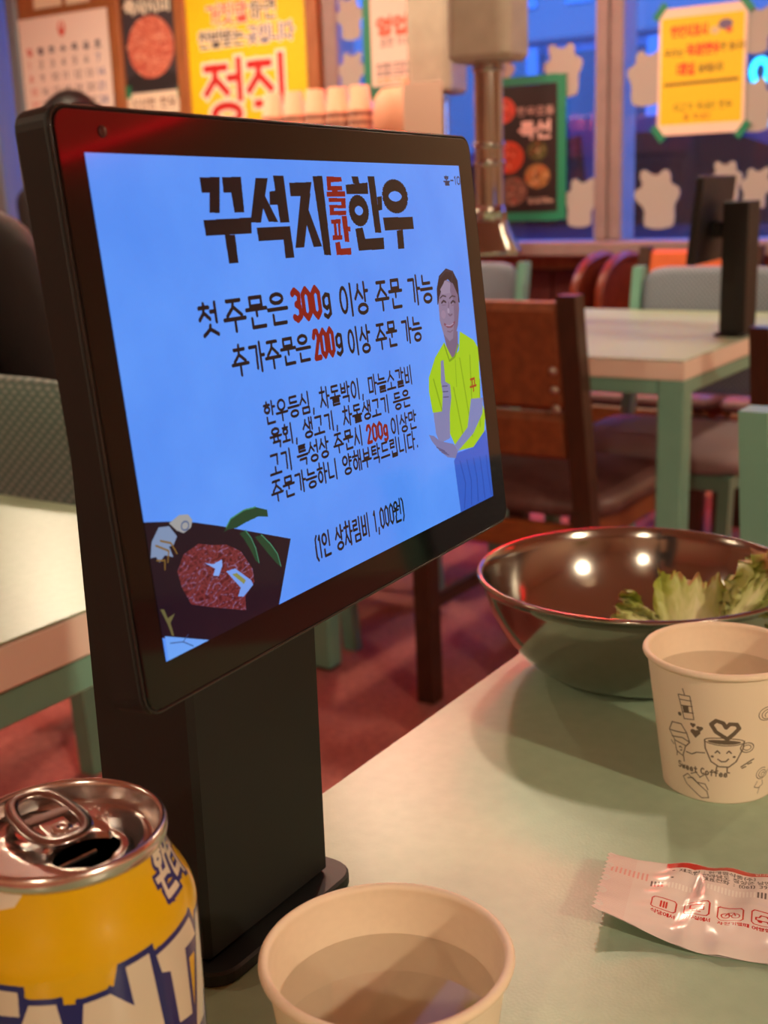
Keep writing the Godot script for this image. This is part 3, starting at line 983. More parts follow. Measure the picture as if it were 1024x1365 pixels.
# faces -z (the back of the seat is at +z), origin on the floor under the seat's middle
func wood_chair(label: String, back: Material, seat: Material, group: String) -> Node3D:
	var t := thing("wooden_chair", label, "chair", Vector3.ZERO, 0.0, group)
	for s in [-1, 1]:
		slanted("post", Vector3(s * 0.168, 0, 0.205), Vector3(s * 0.168, 0.43, 0.215), 0.036, 0.04, M.dark_wood, t)
		slanted("post", Vector3(s * 0.168, 0.43, 0.215), Vector3(s * 0.168, 0.815, 0.29), 0.034, 0.036, M.dark_wood, t)
		slanted("leg", Vector3(s * 0.172, 0, -0.205), Vector3(s * 0.172, 0.4, -0.2), 0.036, 0.036, M.dark_wood, t)
		cuboid("side_rail", Vector3(s * 0.168, 0.385, 0.005), Vector3(0.024, 0.05, 0.38), 0.003, M.wood, t)
		cuboid("side_stretcher", Vector3(s * 0.17, 0.2, 0.0), Vector3(0.02, 0.026, 0.38), 0.003, M.dark_wood, t)
	cuboid("front_rail", Vector3(0, 0.385, -0.2), Vector3(0.31, 0.05, 0.024), 0.003, M.wood, t)
	cuboid("rear_rail", Vector3(0, 0.375, 0.212), Vector3(0.31, 0.05, 0.022), 0.003, M.wood, t)
	obj("seat", cushion(0.4, 0.41, 0.045), seat, t, Vector3(0, 0.405, -0.005))
	var tilt := Basis(Vector3.RIGHT, 0.192)
	var b := Shape.new()
	b.box(Vector3.ZERO, Vector3(0.312, 0.19, 0.034), 0.012, tilt)
	var up := obj("backrest", b, back, t, Vector3(0, 0.71, 0.27))
	var low := Shape.new()
	low.box(Vector3.ZERO, Vector3(0.3, 0.085, 0.03), 0.01, tilt)
	obj("lower_backrest", low, back, t, Vector3(0, 0.568, 0.2425))
	for s in [-1, 1]:
		for k in 3:
			var rv := Shape.new()
			rv.ball(Vector3.ZERO, Vector3(0.008, 0.008, 0.005), 12, 8)
			obj("rivet", rv, M.brass, up, tilt * Vector3(s * 0.135, -0.02 - k * 0.034, 0.017))
	return t


# faces -z like the wooden one
func mint_chair(label: String, back: Material, group: String) -> Node3D:
	var t := thing("mint_chair", label, "chair", Vector3.ZERO, 0.0, group)
	for s in [-1, 1]:
		slanted("post", Vector3(s * 0.19, 0, 0.25), Vector3(s * 0.19, 0.41, 0.215), 0.024, 0.034, M.mint, t)
		slanted("post", Vector3(s * 0.19, 0.41, 0.215), Vector3(s * 0.19, 0.8, 0.285), 0.024, 0.034, M.mint, t)
		slanted("leg", Vector3(s * 0.19, 0, -0.24), Vector3(s * 0.19, 0.41, -0.2), 0.024, 0.034, M.mint, t)
		cuboid("side_rail", Vector3(s * 0.19, 0.395, 0.005), Vector3(0.022, 0.032, 0.4), 0.003, M.mint, t)
	cuboid("front_rail", Vector3(0, 0.395, -0.2), Vector3(0.36, 0.032, 0.022), 0.003, M.mint, t)
	cuboid("rear_rail", Vector3(0, 0.395, 0.21), Vector3(0.36, 0.032, 0.022), 0.003, M.mint, t)
	obj("seat", cushion(0.44, 0.43, 0.05), M.mauve, t, Vector3(0, 0.408, -0.01))
	var tilt := Basis(Vector3.RIGHT, 0.178)
	var c := cushion(0.355, 0.3, 0.03, 0.25)
	var o := obj("backrest", c, back, t, Vector3(0, 0.655, 0.245))
	o.basis = tilt * Basis(Vector3.RIGHT, PI / 2)
	return t


func bench(at: Vector3, w: float) -> void:
	# faces -z, back towards +z
	var t := thing("woven_bench", "long mint bench with teal woven back and a guest seated on it", "bench", at)
	var tilt := Basis(Vector3.RIGHT, 0.178)
	var sw := w - 0.38
	obj("seat", cushion(sw, 0.43, 0.05), M.mauve, t, Vector3(-0.19, 0.408, -0.01))
	for s in [-1, 1]:
		slanted("post", Vector3(s * (w / 2 - 0.015), 0.48, 0.225), Vector3(s * (w / 2 - 0.015), 0.8, 0.285), 0.024, 0.034, M.mint, t)
		slanted("leg", Vector3(-0.3 + s * 0.2, 0, 0.22), Vector3(-0.3 + s * 0.2, 0.4, 0.2), 0.034, 0.034, M.mint, t)
		slanted("leg", Vector3(-0.3 + s * 0.2, 0, -0.2), Vector3(-0.3 + s * 0.2, 0.4, -0.18), 0.034, 0.034, M.mint, t)
		cuboid("long_rail", Vector3(-0.19, 0.395, 0.005 + s * 0.2), Vector3(sw, 0.032, 0.022), 0.003, M.mint, t)
		slanted("back_stay", Vector3(-0.3 + s * 0.2, 0.4, 0.216), Vector3(-0.3 + s * 0.2, 0.54, 0.228), 0.03, 0.02, M.mint, t)
	var o := obj("backrest", cushion(w - 0.06, 0.3, 0.03, 0.25), M.woven_teal, t, Vector3(0, 0.655, 0.245))
	o.basis = tilt * Basis(Vector3.RIGHT, PI / 2)


# a folded wooden chair standing on its feet, flat in the x,y plane
func folded_chair(label: String, group: String) -> Node3D:
	var t := thing("folded_chair", label, "chair", Vector3.ZERO, 0.0, group)
	var arc := [Vector3(-0.15, 0.0, 0.0)]
	for k in 17:
		var a := PI * k / 16
		arc.append(Vector3(-cos(a) * 0.15, 0.64 + sin(a) * 0.13, 0.0))
	arc.append(Vector3(0.15, 0.0, 0.0))
	var s := Shape.new()
	s.tube(arc, 0.017, 10)
	obj("back_hoop", s, M.red_wood, t)
	var panel := PackedVector2Array([Vector2(-0.135, 0.56)])
	for k in 13:
		var a := PI * k / 12
		panel.append(Vector2(-cos(a) * 0.135, 0.64 + sin(a) * 0.115))
	panel.append(Vector2(0.135, 0.56))
	var p := Shape.new()
	p.slab(panel, 0.014, Transform3D(Basis(), Vector3(0, 0, -0.007)))
	obj("back_panel", p, M.red_wood, t)
	cuboid("seat", Vector3(0, 0.33, 0.006), Vector3(0.24, 0.34, 0.02), 0.006, M.brown_seat, t)
	for q in [-1, 1]:
		cuboid("leg", Vector3(q * 0.118, 0.29, 0.0), Vector3(0.02, 0.58, 0.016), 0.003, M.red_wood, t)
	return t


func pendant(at: Vector3, label: String, energy: float, top: float) -> Node3D:
	var t := thing("pendant_lamp", label, "lamp", at, 0.0, "pendant lamps over the tables")
	var sh := Shape.new()
	sh.lathe([Vector2(0.14, -0.02), Vector2(0.142, -0.015), Vector2(0.12, 0.06), Vector2(0.06, 0.13), Vector2(0.03, 0.15), Vector2(0.027, 0.146), Vector2(0.056, 0.124), Vector2(0.115, 0.055), Vector2(0.137, -0.016), Vector2(0.14, -0.02)], 32)
	obj("lamp_shade", sh, M.shade, t)
	var b := Shape.new()
	b.ball(Vector3.ZERO, Vector3(0.05, 0.055, 0.05), 20, 12)
	obj("bulb", b, M.bulb, t)
	var c := Shape.new()
	c.tube([Vector3(0, 0.15, 0), Vector3(0, top - at.y, 0)], 0.004, 8)
	obj("cord", c, M.black, t)
	var l := OmniLight3D.new()
	l.name = "bulb_light"
	t.add_child(l)
	l.light_color = Color(1.0, 0.915, 0.785)
	l.light_energy = energy
	l.light_size = 0.05
	l.omni_range = 14.0
	l.omni_attenuation = 2.0
	l.shadow_enabled = true
	return t


func sheet(called: String, x0: float, y0: float, x1: float, y1: float, z: float, m: Material, parent: Node = null) -> MeshInstance3D:
	# a thin printed sheet that faces +z
	var w := x1 - x0
	var h := y1 - y0
	var s := Shape.new()
	var a := Vector3(-w / 2, -h / 2, 0.001)
	var b := Vector3(w / 2, -h / 2, 0.001)
	var c := Vector3(w / 2, h / 2, 0.001)
	var d := Vector3(-w / 2, h / 2, 0.001)
	var k := Vector3(0, 0, -0.002)
	s.face([a, b, c, d], [Vector2(0, 1), Vector2(1, 1), Vector2(1, 0), Vector2(0, 0)])
	s.face([b + k, a + k, d + k, c + k])
	s.face([a + k, b + k, b, a])
	s.face([b + k, c + k, c, b])
	s.face([c + k, d + k, d, c])
	s.face([d + k, a + k, a, d])
	return obj(called, s, m, parent, Vector3((x0 + x1) / 2, (y0 + y1) / 2, z))


# order terminal: origin at the foot's middle on the table; the screen faces +x, its right-hand side runs towards -z
func order_terminal(label: String, at: Vector3, turn: float) -> Node3D:
	var t := thing("order_tablet", label, "tablet stand", at, turn, "order terminals standing on the tables")
	var foot := PackedVector2Array()
	for q in [[1, 1, 0.0], [-1, 1, 90.0], [-1, -1, 180.0], [1, -1, 270.0]]:
		for k in 7:
			var a := deg_to_rad(q[2] + k * 15.0)
			foot.append(Vector2(q[0] * (0.0295 - 0.012), q[1] * (0.0455 - 0.012)) + Vector2(cos(a), sin(a)) * 0.012)
	var s := Shape.new()
	s.slab(foot, 0.006, Transform3D(Basis(Vector3.RIGHT, -PI / 2), Vector3.ZERO), 0.001)
	obj("foot_plate", s, M.device, t)
	cuboid("column", Vector3(-0.0045, 0.1295, 0.0015), Vector3(0.049, 0.247, 0.0763), 0.0022, M.device, t)
	# head: x to the right across the screen, y up, z out of the screen
	var head := Node3D.new()
	head.name = "head"
	t.add_child(head)
	var u := Vector3(-0.0541, -0.0083, -0.9985).normalized()
	var v := Vector3(-0.1054, 0.9944, -0.0025)
	v = (v - u * u.dot(v)).normalized()
	head.transform = Transform3D(Basis(u, v, u.cross(v)), Vector3(-0.2367, 0.9217, -0.3395) - Vector3(-0.293, 0.7, -0.332))
	var outline := func(w: float, h: float, r: float) -> PackedVector2Array:
		var p := PackedVector2Array()
		for q in [[1, 1, 0.0], [-1, 1, 90.0], [-1, -1, 180.0], [1, -1, 270.0]]:
			for k in 6:
				var a := deg_to_rad(q[2] + k * 18.0)
				p.append(Vector2(q[0] * (w / 2 - r), q[1] * (h / 2 - r)) + Vector2(cos(a), sin(a)) * r)
		return p
	var o := Vector3(0.0014, -0.0006, 0)
	var c := Shape.new()
	c.slab(outline.call(0.2395, 0.1615, 0.006), 0.0125, Transform3D(Basis(), o + Vector3(0, 0, -0.0135)), 0.0012)
	obj("housing", c, M.device, head)
	var g := Shape.new()
	g.slab(outline.call(0.2372, 0.1592, 0.005), 0.0016, Transform3D(Basis(), o + Vector3(0, 0, -0.0017)), 0.0004)
	obj("bezel_glass", g, M.black_glass, head)
	var lip := Shape.new()
	var loop := []
	for p in outline.call(0.2384, 0.1604, 0.0055):
		loop.append(o + Vector3(p.x, p.y, -0.0009))
	lip.tube(loop, 0.0005, 8, true)
	obj("trim_line", lip, M.gloss_black, head)
	var q := Shape.new()
	var hx := 0.2159 / 2
	var hy := 0.136 / 2
	q.face([Vector3(-hx, -hy, 0.00002), Vector3(hx, -hy, 0.00002), Vector3(hx, hy, 0.00002), Vector3(-hx, hy, 0.00002)], [Vector2(0, 1), Vector2(1, 1), Vector2(1, 0), Vector2(0, 0)])
	obj("screen", q, M.screen, head)
	var lens := Shape.new()
	lens.ball(Vector3.ZERO, Vector3(0.0016, 0.0016, 0.0006), 12, 8)
	obj("camera_lens", lens, M.lens, head, Vector3(-0.1, 0.0735, 0))
	var arm := Shape.new()
	arm.box(Vector3.ZERO, Vector3(0.05, 0.03, 0.05), 0.003)
	obj("hinge_arm", arm, M.device, t, Vector3(0.0225, 0.2, 0.0015))
	return t


func drinks_can(at: Vector3) -> void:
	var t := thing("drinks_can", "opened yellow drinks can with big white navy-edged letters and lifted ring tab", "can", at)
	var prof := [Vector2(0.0, 0.006), Vector2(0.012, 0.004), Vector2(0.021, 0.0012), Vector2(0.024, 0.0), Vector2(0.0265, 0.0015), Vector2(0.031, 0.008), Vector2(0.0331, 0.014)]
	for k in 8:
		prof.append(Vector2(0.0331, 0.016 + k * 0.0112))
	prof.append_array([Vector2(0.0331, 0.0965), Vector2(0.0329, 0.0985), Vector2(0.0324, 0.1005), Vector2(0.0316, 0.1025), Vector2(0.0306, 0.1045), Vector2(0.0294, 0.1065), Vector2(0.0283, 0.1085), Vector2(0.0273, 0.1108), Vector2(0.0265, 0.1132), Vector2(0.0260, 0.1155), Vector2(0.0256, 0.1172)])
	var s := Shape.new()
	s.lathe(prof, 96, Vector3.ZERO, 0.0, 0.122)
	obj("body", s, M.can_print, t)
	var rim := Shape.new()
	rim.lathe([Vector2(0.0256, 0.1166), Vector2(0.0262, 0.1168), Vector2(0.0268, 0.1175), Vector2(0.027, 0.1185), Vector2(0.027, 0.1202), Vector2(0.0266, 0.1212), Vector2(0.0259, 0.1216), Vector2(0.0252, 0.1212), Vector2(0.0249, 0.1203), Vector2(0.0246, 0.119), Vector2(0.0238, 0.1152), Vector2(0.0232, 0.1142), Vector2(0.0224, 0.1142), Vector2(0.0219, 0.1149), Vector2(0.0216, 0.1162), Vector2(0.0212, 0.1168), Vector2(0.0205, 0.117)], 96)
	obj("rim", rim, M.alu, t)
	# lid panel: ring from the pour hole out to the rim, with the pressed teardrop round the hole
	var lid := Shape.new()
	var dir := Vector2(0.985, 0.17)
	var hc := Vector2(0.0092, 0.0008)
	var rows := []
	for j in 11:
		var r := PackedVector3Array()
		for k in 97:
			var th := TAU * k / 96
			var e := Vector2(cos(th) * 0.0072, sin(th) * 0.0092).rotated(dir.angle())
			var inner := hc + e
			var outer := Vector2(cos(th + dir.angle()), sin(th + dir.angle())) * 0.0206
			var f := pow(j / 10.0, 1.3)
			var p: Vector2 = inner.lerp(outer, f)
			var y := 0.117
			var rad := p.length()
			# pressed field, a shallow step inside r 16.5 mm along the tab's axis
			var across := absf(p.dot(dir.orthogonal()))
			var field := smoothstep(0.0150, 0.0142, rad * 0.75 + across * 0.55)
			y -= 0.0009 * field
			y += 0.0005 * exp(-pow((p - hc).length() - 0.0106, 2.0) / 6e-7)
			if j == 0:
				y -= 0.0004
			r.append(Vector3(p.x, y, p.y))
		rows.append(r)
	rows.reverse()
	lid.grid(rows, [], true)
	obj("lid_panel", lid, M.alu, t)
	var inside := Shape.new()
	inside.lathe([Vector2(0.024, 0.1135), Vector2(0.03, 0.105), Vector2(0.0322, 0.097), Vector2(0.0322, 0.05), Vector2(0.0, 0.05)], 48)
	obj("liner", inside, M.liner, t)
	var flap := Shape.new()
	flap.box(Vector3.ZERO, Vector3(0.0012, 0.012, 0.013), 0.0004, Basis(Vector3.UP, -dir.angle()) * Basis(Vector3.FORWARD, 0.5))
	obj("pushed_flap", flap, M.alu, t, Vector3(0.003, 0.1085, 0.001))
	# ring pull: stadium loop, cross web, nose
	var tab := Node3D.new()
	tab.name = "ring_tab"
	t.add_child(tab)
	tab.transform = Transform3D(Basis(Vector3.UP, -Vector2(-0.96, -0.28).angle()) * Basis(Vector3.BACK, 0.07), Vector3(-0.0008, 0.1192, -0.0006))
	var loop := []
	for k in 40:
		var a := TAU * k / 40
		var sx := signf(cos(a)) * pow(absf(cos(a)), 0.75)
		var sz := signf(sin(a)) * pow(absf(sin(a)), 0.75)
		loop.append(Vector3(0.0085 + sx * 0.0135, 0, sz * 0.0074 * (1.0 - 0.08 * sx)))
	var lp := Shape.new()
	lp.tube(loop, 0.0019, 12, true, 0.45)
	obj("ring", lp, M.alu_dark, tab)
	var web := Shape.new()
	web.box(Vector3(0.0088, 0, 0), Vector3(0.003, 0.0012, 0.0135), 0.0004)
	web.box(Vector3(0.0082, -0.0003, 0), Vector3(0.0014, 0.0016, 0.0135), 0.0004)
	web.box(Vector3(-0.0032, 0, 0), Vector3(0.0034, 0.0012, 0.01), 0.0004)
	obj("web", web, M.alu_dark, tab)
	var tongue := Shape.new()
	tongue.box(Vector3(0.0025, -0.0006, 0), Vector3(0.0085, 0.0008, 0.0072), 0.0003)
	obj("tongue", tongue, M.alu, tab)
	var rv := Shape.new()
	rv.lathe([Vector2(0.0028, -0.001), Vector2(0.0029, 0.0002), Vector2(0.0024, 0.0006), Vector2(0.0012, 0.0007), Vector2(0.0, 0.0003)], 24)
	obj("rivet", rv, M.alu, tab, Vector3(0.0005, 0.0003, 0))
	for k in [[0, 0], [1, 0], [0, 1], [3, 0], [3, 1], [4, 1], [3, 2], [4, 0], [0, 2]]:
		var d := Shape.new()
		d.ball(Vector3.ZERO, Vector3(0.0005, 0.00045, 0.0005), 8, 6)
		obj("braille_dot", d, M.alu, t, Vector3(-0.0062 + k[0] * 0.0019, 0.1171, -0.0172 + k[1] * 0.0016 + k[0] * 0.0004))


func paper_cup(label: String, at: Vector3, turn: float, level: float, liquid: Material) -> void:
	var t := thing("paper_cup", label, "cup", at, turn, "paper cups on the table")
	var h := 0.0676
	var out := Shape.new()
	out.lathe([Vector2(0.0244, 0.0), Vector2(0.0259, 0.0), Vector2(0.02595, 0.0006), Vector2(0.0283, 0.018), Vector2(0.0305, 0.034), Vector2(0.0327, 0.05), Vector2(0.0346, 0.0635), Vector2(0.0347, 0.0645)], 96, Vector3.ZERO, 0.0, h)
	obj("wall", out, M.cup_print, t)
	var rim := Shape.new()
	var prof := [Vector2(0.0346, 0.0644)]
	for k in 13:
		var a := -PI * 0.75 + k * (PI * 1.75) / 12
		prof.append(Vector2(0.0353 + 0.00155 * cos(a), 0.06595 + 0.00165 * sin(a)))
	prof.append_array([Vector2(0.0338, 0.0655), Vector2(0.0336, 0.0635)])
	rim.lathe(prof, 96)
	obj("rim", rim, M.paper, t)
	var inn := Shape.new()
	inn.lathe([Vector2(0.0336, 0.0636), Vector2(0.032, 0.05), Vector2(0.0298, 0.034), Vector2(0.0276, 0.018), Vector2(0.0259, 0.0068), Vector2(0.0252, 0.006), Vector2(0.0, 0.006)], 96)
	obj("lining", inn, M.paper, t)
	if liquid:
		var r := lerpf(0.0259, 0.0337, (level - 0.0068) / 0.0577) - 0.0002
		var w := Shape.new()
		w.lathe([Vector2(r, level), Vector2(r * 0.5, level), Vector2(0.0, level)], 64)
		obj("drink", w, liquid, t)


func steel_bowl(at: Vector3) -> void:
	var t := thing("steel_bowl", "large brushed stainless steel bowl holding lettuce leaves", "bowl", at)
	var prof := [Vector2(0.0, 0.0015), Vector2(0.036, 0.0008), Vector2(0.042, 0.0), Vector2(0.0445, 0.0012)]
	for k in 15:
		var a := lerpf(0.22, 1.36, k / 14.0)
		prof.append(Vector2(0.034 + 0.0592 * sin(a) * 1.0, 0.0605 - 0.0605 * (cos(a) - cos(1.36)) / (cos(0.22) - cos(1.36))))
	# rolled edge
	for k in 11:
		var a := -PI * 0.35 + k * PI * 1.25 / 10
		prof.append(Vector2(0.0925 + 0.0016 * cos(a), 0.0607 + 0.0015 * sin(a)))
	for k in 15:
		var a := lerpf(1.36, 0.22, k / 14.0)
		prof.append(Vector2(0.033 + 0.0585 * sin(a), 0.0603 - 0.0585 * (cos(a) - cos(1.36)) / (cos(0.22) - cos(1.36))))
	prof.append_array([Vector2(0.03, 0.0022), Vector2(0.0, 0.0022)])
	var s := Shape.new()
	s.lathe(prof, 128)
	obj("shell", s, M.steel, t)


func lettuce(label: String, at: Vector3, turn: Vector3, length: float, width: float, ruffle: float, curl: float, sd: int) -> void:
	var f := FastNoiseLite.new()
	f.seed = sd
	f.frequency = 0.9
	var t := thing("lettuce_leaf", label, "lettuce", at, 0.0, "torn lettuce leaves in the steel bowl")
	t.rotation = turn
	var rows := []
	var back := []
	var cols := PackedColorArray()
	var nr := 26
	var nc := 41
	for i in nr:
		var u := i / float(nr - 1)
		var r := PackedVector3Array()
		var r2 := PackedVector3Array()
		for k in nc:
			var w := k / float(nc - 1) * 2.0 - 1.0
			var half := width / 2 * (0.22 + 0.78 * sin(minf(1.0, u * 1.15) * PI * 0.52)) * (1.0 + 0.1 * f.get_noise_2d(u * 6, w * 4))
			var edge := maxf(absf(w) - 0.35, 0.0) + maxf(u - 0.72, 0.0) * 1.6
			var ly := u * length + f.get_noise_2d(w * 3.2, 7) * length * 0.16 * u
			var lx := w * half
			var lz := curl * (u * u * 0.5 + w * w * 0.5) * length * 0.6 + ruffle * edge * (sin(w * 17 + u * 9 + sd) * 0.6 + f.get_noise_2d(w * 12, u * 12) * 1.2) * 0.022
			lz -= 0.0025 * exp(-w * w * 60) * (1.0 - u)
			r.append(Vector3(lx, ly, lz))
			var pale := clampf(1.15 - u * 0.85 - absf(w) * 0.55 + 0.25 * f.get_noise_2d(w * 7 + 3, u * 7), 0.0, 1.0)
			var g := Color(0.42, 0.48, 0.08).lerp(Color(0.85, 0.78, 0.46), clampf(pale * 1.3, 0.0, 1.0))
			if exp(-w * w * 90) > 0.5 and u < 0.8:
				g = g.lerp(Color(0.84, 0.76, 0.48), 0.7)
			if u > 0.93 and f.get_noise_2d(w * 20, 2) > 0.05:
				g = Color(0.42, 0.20, 0.07)
			cols.append(g)
		rows.append(r)
	var s := Shape.new()
	s.grid(rows)
	# the underside, a hair behind
	var top := s.v.size()
	for i in nr:
		var r := PackedVector3Array()
		for k in nc:
			r.append(rows[i][nc - 1 - k] - s.n[i * nc + nc - 1 - k] * 0.0006)
		back.append(r)
	s.grid(back)
	for i in nr:
		for k in nc:
			cols.append(cols[i * nc + nc - 1 - k])
	s.c = cols
	obj("blade", s, M.lettuce, t)


func wrapped_wipe(at: Vector3, turn: float) -> void:
	var t := thing("wrapped_wipe", "sealed wet wipe packet with red band, black print and small red icons", "wipe packet", at, turn)
	var ln := 0.175
	var wd := 0.058
	var nu := 71
	var nv := 29
	var shape := func(u: float, w: float, top: bool) -> Vector3:
		# u along, w across from -1 (far) to 1 (near)
		var x := u * ln
		var swell := smoothstep(0.06, 0.26, u)
		var round_off := pow(1.0 - pow(absf(w), 10.0), 0.8)
		var fat := swell * (round_off if w > 0.0 else 0.72 + 0.28 * round_off)
		var under := swell * 0.0042 * 0.72 * smoothstep(0.8, 1.0, -w)
		var z := w * wd / 2 * (1.0 - 0.2 * smoothstep(0.24, 0.02, u))
		var lift := pow(maxf(0.0, 1.0 - u / 0.26), 1.5)
		var y := 0.0006 + lift * (0.008 + 0.001 * w)
		var crease := 0.0007 * sin(u * 61 + w * 3.0) * smoothstep(0.02, 0.2, u) * smoothstep(0.6, 0.25, u) + 0.0004 * sin(w * 14 + u * 20) * smoothstep(0.3, 0.1, u)
		crease += 0.0012 * exp(-pow((u - 0.24 - 0.03 * w) / 0.014, 2.0)) - 0.001 * exp(-pow((u - 0.19 + 0.02 * w) / 0.012, 2.0))
		crease += 0.0006 * exp(-pow((w + 0.02) / 0.05, 2.0)) * smoothstep(0.12, 0.2, u)
		if u < 0.001:
			x += 0.0007 * (1.0 if int(round((w + 1.0) * (nv - 1) / 2.0)) % 2 == 0 else -1.0)
		return Vector3(x, y + (fat * 0.0042 + crease * (1.0 if fat > 0.05 else 0.4) + 0.0003 * smoothstep(0.0, 0.04, u) if top else under - 0.0002 * fat), z)
	var s := Shape.new()
	var rows := []
	var uvs := []
	for j in nv:
		var w := -1.0 + 2.0 * j / (nv - 1)
		var r := PackedVector3Array()
		var q := PackedVector2Array()
		for i in nu:
			var u := i / float(nu - 1)
			r.append(shape.call(u, w, true))
			q.append(Vector2(u, (w + 1.0) / 2))
		rows.append(r)
		uvs.append(q)
	s.grid(rows, uvs)
	var up := Vector3.ZERO
	obj("film", s, M.wrap_print, t)
	var b := Shape.new()
	rows = []
	uvs = []
	for j in nv:
		var w := 1.0 - 2.0 * j / (nv - 1)
		var r := PackedVector3Array()
		for i in nu:
			r.append(shape.call(i / float(nu - 1), w, false))
		rows.append(r)
	b.grid(rows)
	obj("underside", b, M.film, t)


func seated(label: String, at: Vector3, turn: float, coat: Color, lean: float) -> Node3D:
	# local: facing -z, seat height 0.44
	var t := thing("person", label, "person", at, turn)
	var hip := Vector3(0, 0.53, 0.02)
	var chest := Vector3(0, 0.86, 0.02 - lean)
	var neck := Vector3(0, 1.0, 0.0 - lean)
	var head := Vector3(0, 1.15, -0.03 - lean)
	var bones := [[hip, 0.15, chest, 0.155], [Vector3(-0.1, 0.91, 0.01 - lean), 0.09, Vector3(0.1, 0.91, 0.01 - lean), 0.09], [neck, 0.055, head + Vector3(0, -0.05, 0), 0.058], [head + Vector3(0, 0.03, 0.012), 0.092, head + Vector3(0, -0.055, -0.02), 0.07], [head + Vector3(0, -0.01, -0.085), 0.014, head + Vector3(0, -0.035, -0.1), 0.016], [head + Vector3(-0.09, -0.02, 0.01), 0.016, head + Vector3(-0.092, 0.01, 0.015), 0.018], [head + Vector3(0.09, -0.02, 0.01), 0.016, head + Vector3(0.092, 0.01, 0.015), 0.018]]
	for s in [-1.0, 1.0]:
		var sh := Vector3(s * 0.175, 0.91, 0.01 - lean)
		var el := Vector3(s * 0.235, 0.68, -0.06 - lean)
		var wr := Vector3(s * 0.12, 0.745, -0.3 - lean)
		bones.append_array([[sh, 0.068, el, 0.052], [el, 0.05, wr, 0.036], [wr, 0.03, wr + Vector3(-s * 0.02, 0.0, -0.06), 0.032]])
		for f in 4:
			var k := wr + Vector3(-s * 0.02 + (f - 1.5) * 0.018, 0.002, -0.08)
			bones.append_array([[k, 0.0095, k + Vector3(0, 0.004, -0.035), 0.009], [k + Vector3(0, 0.004, -0.035), 0.009, k + Vector3(0, -0.012, -0.062 + absf(f - 1.5) * 0.006), 0.008]])
		bones.append([wr + Vector3(-s * 0.035, 0, -0.03), 0.012, wr + Vector3(-s * 0.065, 0.004, -0.06), 0.01])
		var kn := Vector3(s * 0.12, 0.5, -0.42)
		var an := Vector3(s * 0.12, 0.09, -0.36)
		bones.append_array([[Vector3(s * 0.09, 0.52, 0.0), 0.092, kn, 0.066], [kn, 0.06, an, 0.042], [an, 0.042, Vector3(s * 0.125, 0.035, -0.5), 0.033]])
	var tint := func(p: Vector3) -> Color:
		if p.y > 1.0 + 0.02 and Vector2(p.x, p.z + lean).length() < 0.2:
			return Color(0.5, 0.3, 0.2)
		if p.y > 0.68 and p.y < 0.82 and p.z < -0.3 - lean:
			return Color(0.5, 0.3, 0.2)
		if p.y < 0.56:
			return Color(0.012, 0.012, 0.016)
		return coat
	obj("body", body(bones, 0.016, 0.035, tint), M.figure, t)
	var hair := Shape.new()
	var rows := []
	var f := FastNoiseLite.new()
	f.seed = 4
	for i in 19:
		var ph := lerpf(-0.35, PI / 2, i / 18.0)
		var row := PackedVector3Array()
		for k in 41:
			var th := TAU * (k % 40) / 40
			var front := maxf(0.0, -sin(th))
			var e := maxf(ph, lerpf(-0.35, 0.55, smoothstep(0.2, 0.8, front)))
			var r := 1.0 + 0.05 * f.get_noise_2d(th * 30, i * 8)
			row.append(head + Vector3(0, 0.035, 0.012) + Vector3(cos(e) * cos(th) * 0.106, sin(e) * 0.106, cos(e) * sin(th) * 0.112) * r)
		rows.append(row)
	hair.grid(rows, [], true)
	obj("hair", hair, M.hair, t)
	for s in [-1.0, 1.0]:
		var eye := Shape.new()
		eye.ball(Vector3.ZERO, Vector3(0.014, 0.007, 0.006), 12, 8)
		obj("eye", eye, M.hair, t, head + Vector3(s * 0.034, 0.002, -0.078))
	return t


func exhaust_pipe(label: String, at: Vector3, top: float) -> void:
	# at: middle of the mouth
	var t := thing("exhaust_pipe", label, "exhaust pipe", at, 0.0, "smoke exhaust pipes hanging over the tables")
	var s := Shape.new()
	s.lathe([Vector2(0.072, 0.0), Vector2(0.075, 0.002), Vector2(0.074, 0.008), Vector2(0.05, 0.05), Vector2(0.038, 0.085), Vector2(0.0345, 0.11), Vector2(0.033, 0.11), Vector2(0.048, 0.048), Vector2(0.072, 0.0)], 48)
	obj("mouth", s, M.steel, t)
	var p := Shape.new()
	p.lathe([Vector2(0.033, 0.1), Vector2(0.033, 0.52)], 48)
	obj("pipe", p, M.steel, t)
	for y in [0.205, 0.245, 0.41]:
		var r := Shape.new()
		r.lathe([Vector2(0.033, y - 0.006), Vector2(0.0365, y - 0.005), Vector2(0.0375, y), Vector2(0.0365, y + 0.005), Vector2(0.033, y + 0.006)], 48)
		obj("collar", r, M.steel, t)
	var box := PackedVector2Array()
	for q in [[1, 1, 0.0], [-1, 1, 90.0], [-1, -1, 180.0], [1, -1, 270.0]]:
		for k in 6:
			var a := deg_to_rad(q[2] + k * 18.0)
			box.append(Vector2(q[0] * 0.05, q[1] * 0.035) + Vector2(cos(a), sin(a)) * 0.03)
	var b := Shape.new()
	b.slab(box, top - at.y - 0.425, Transform3D(Basis(Vector3.RIGHT, -PI / 2), Vector3(0, 0.425, 0)), 0.012)
	obj("sleeve", b, M.beige, t)


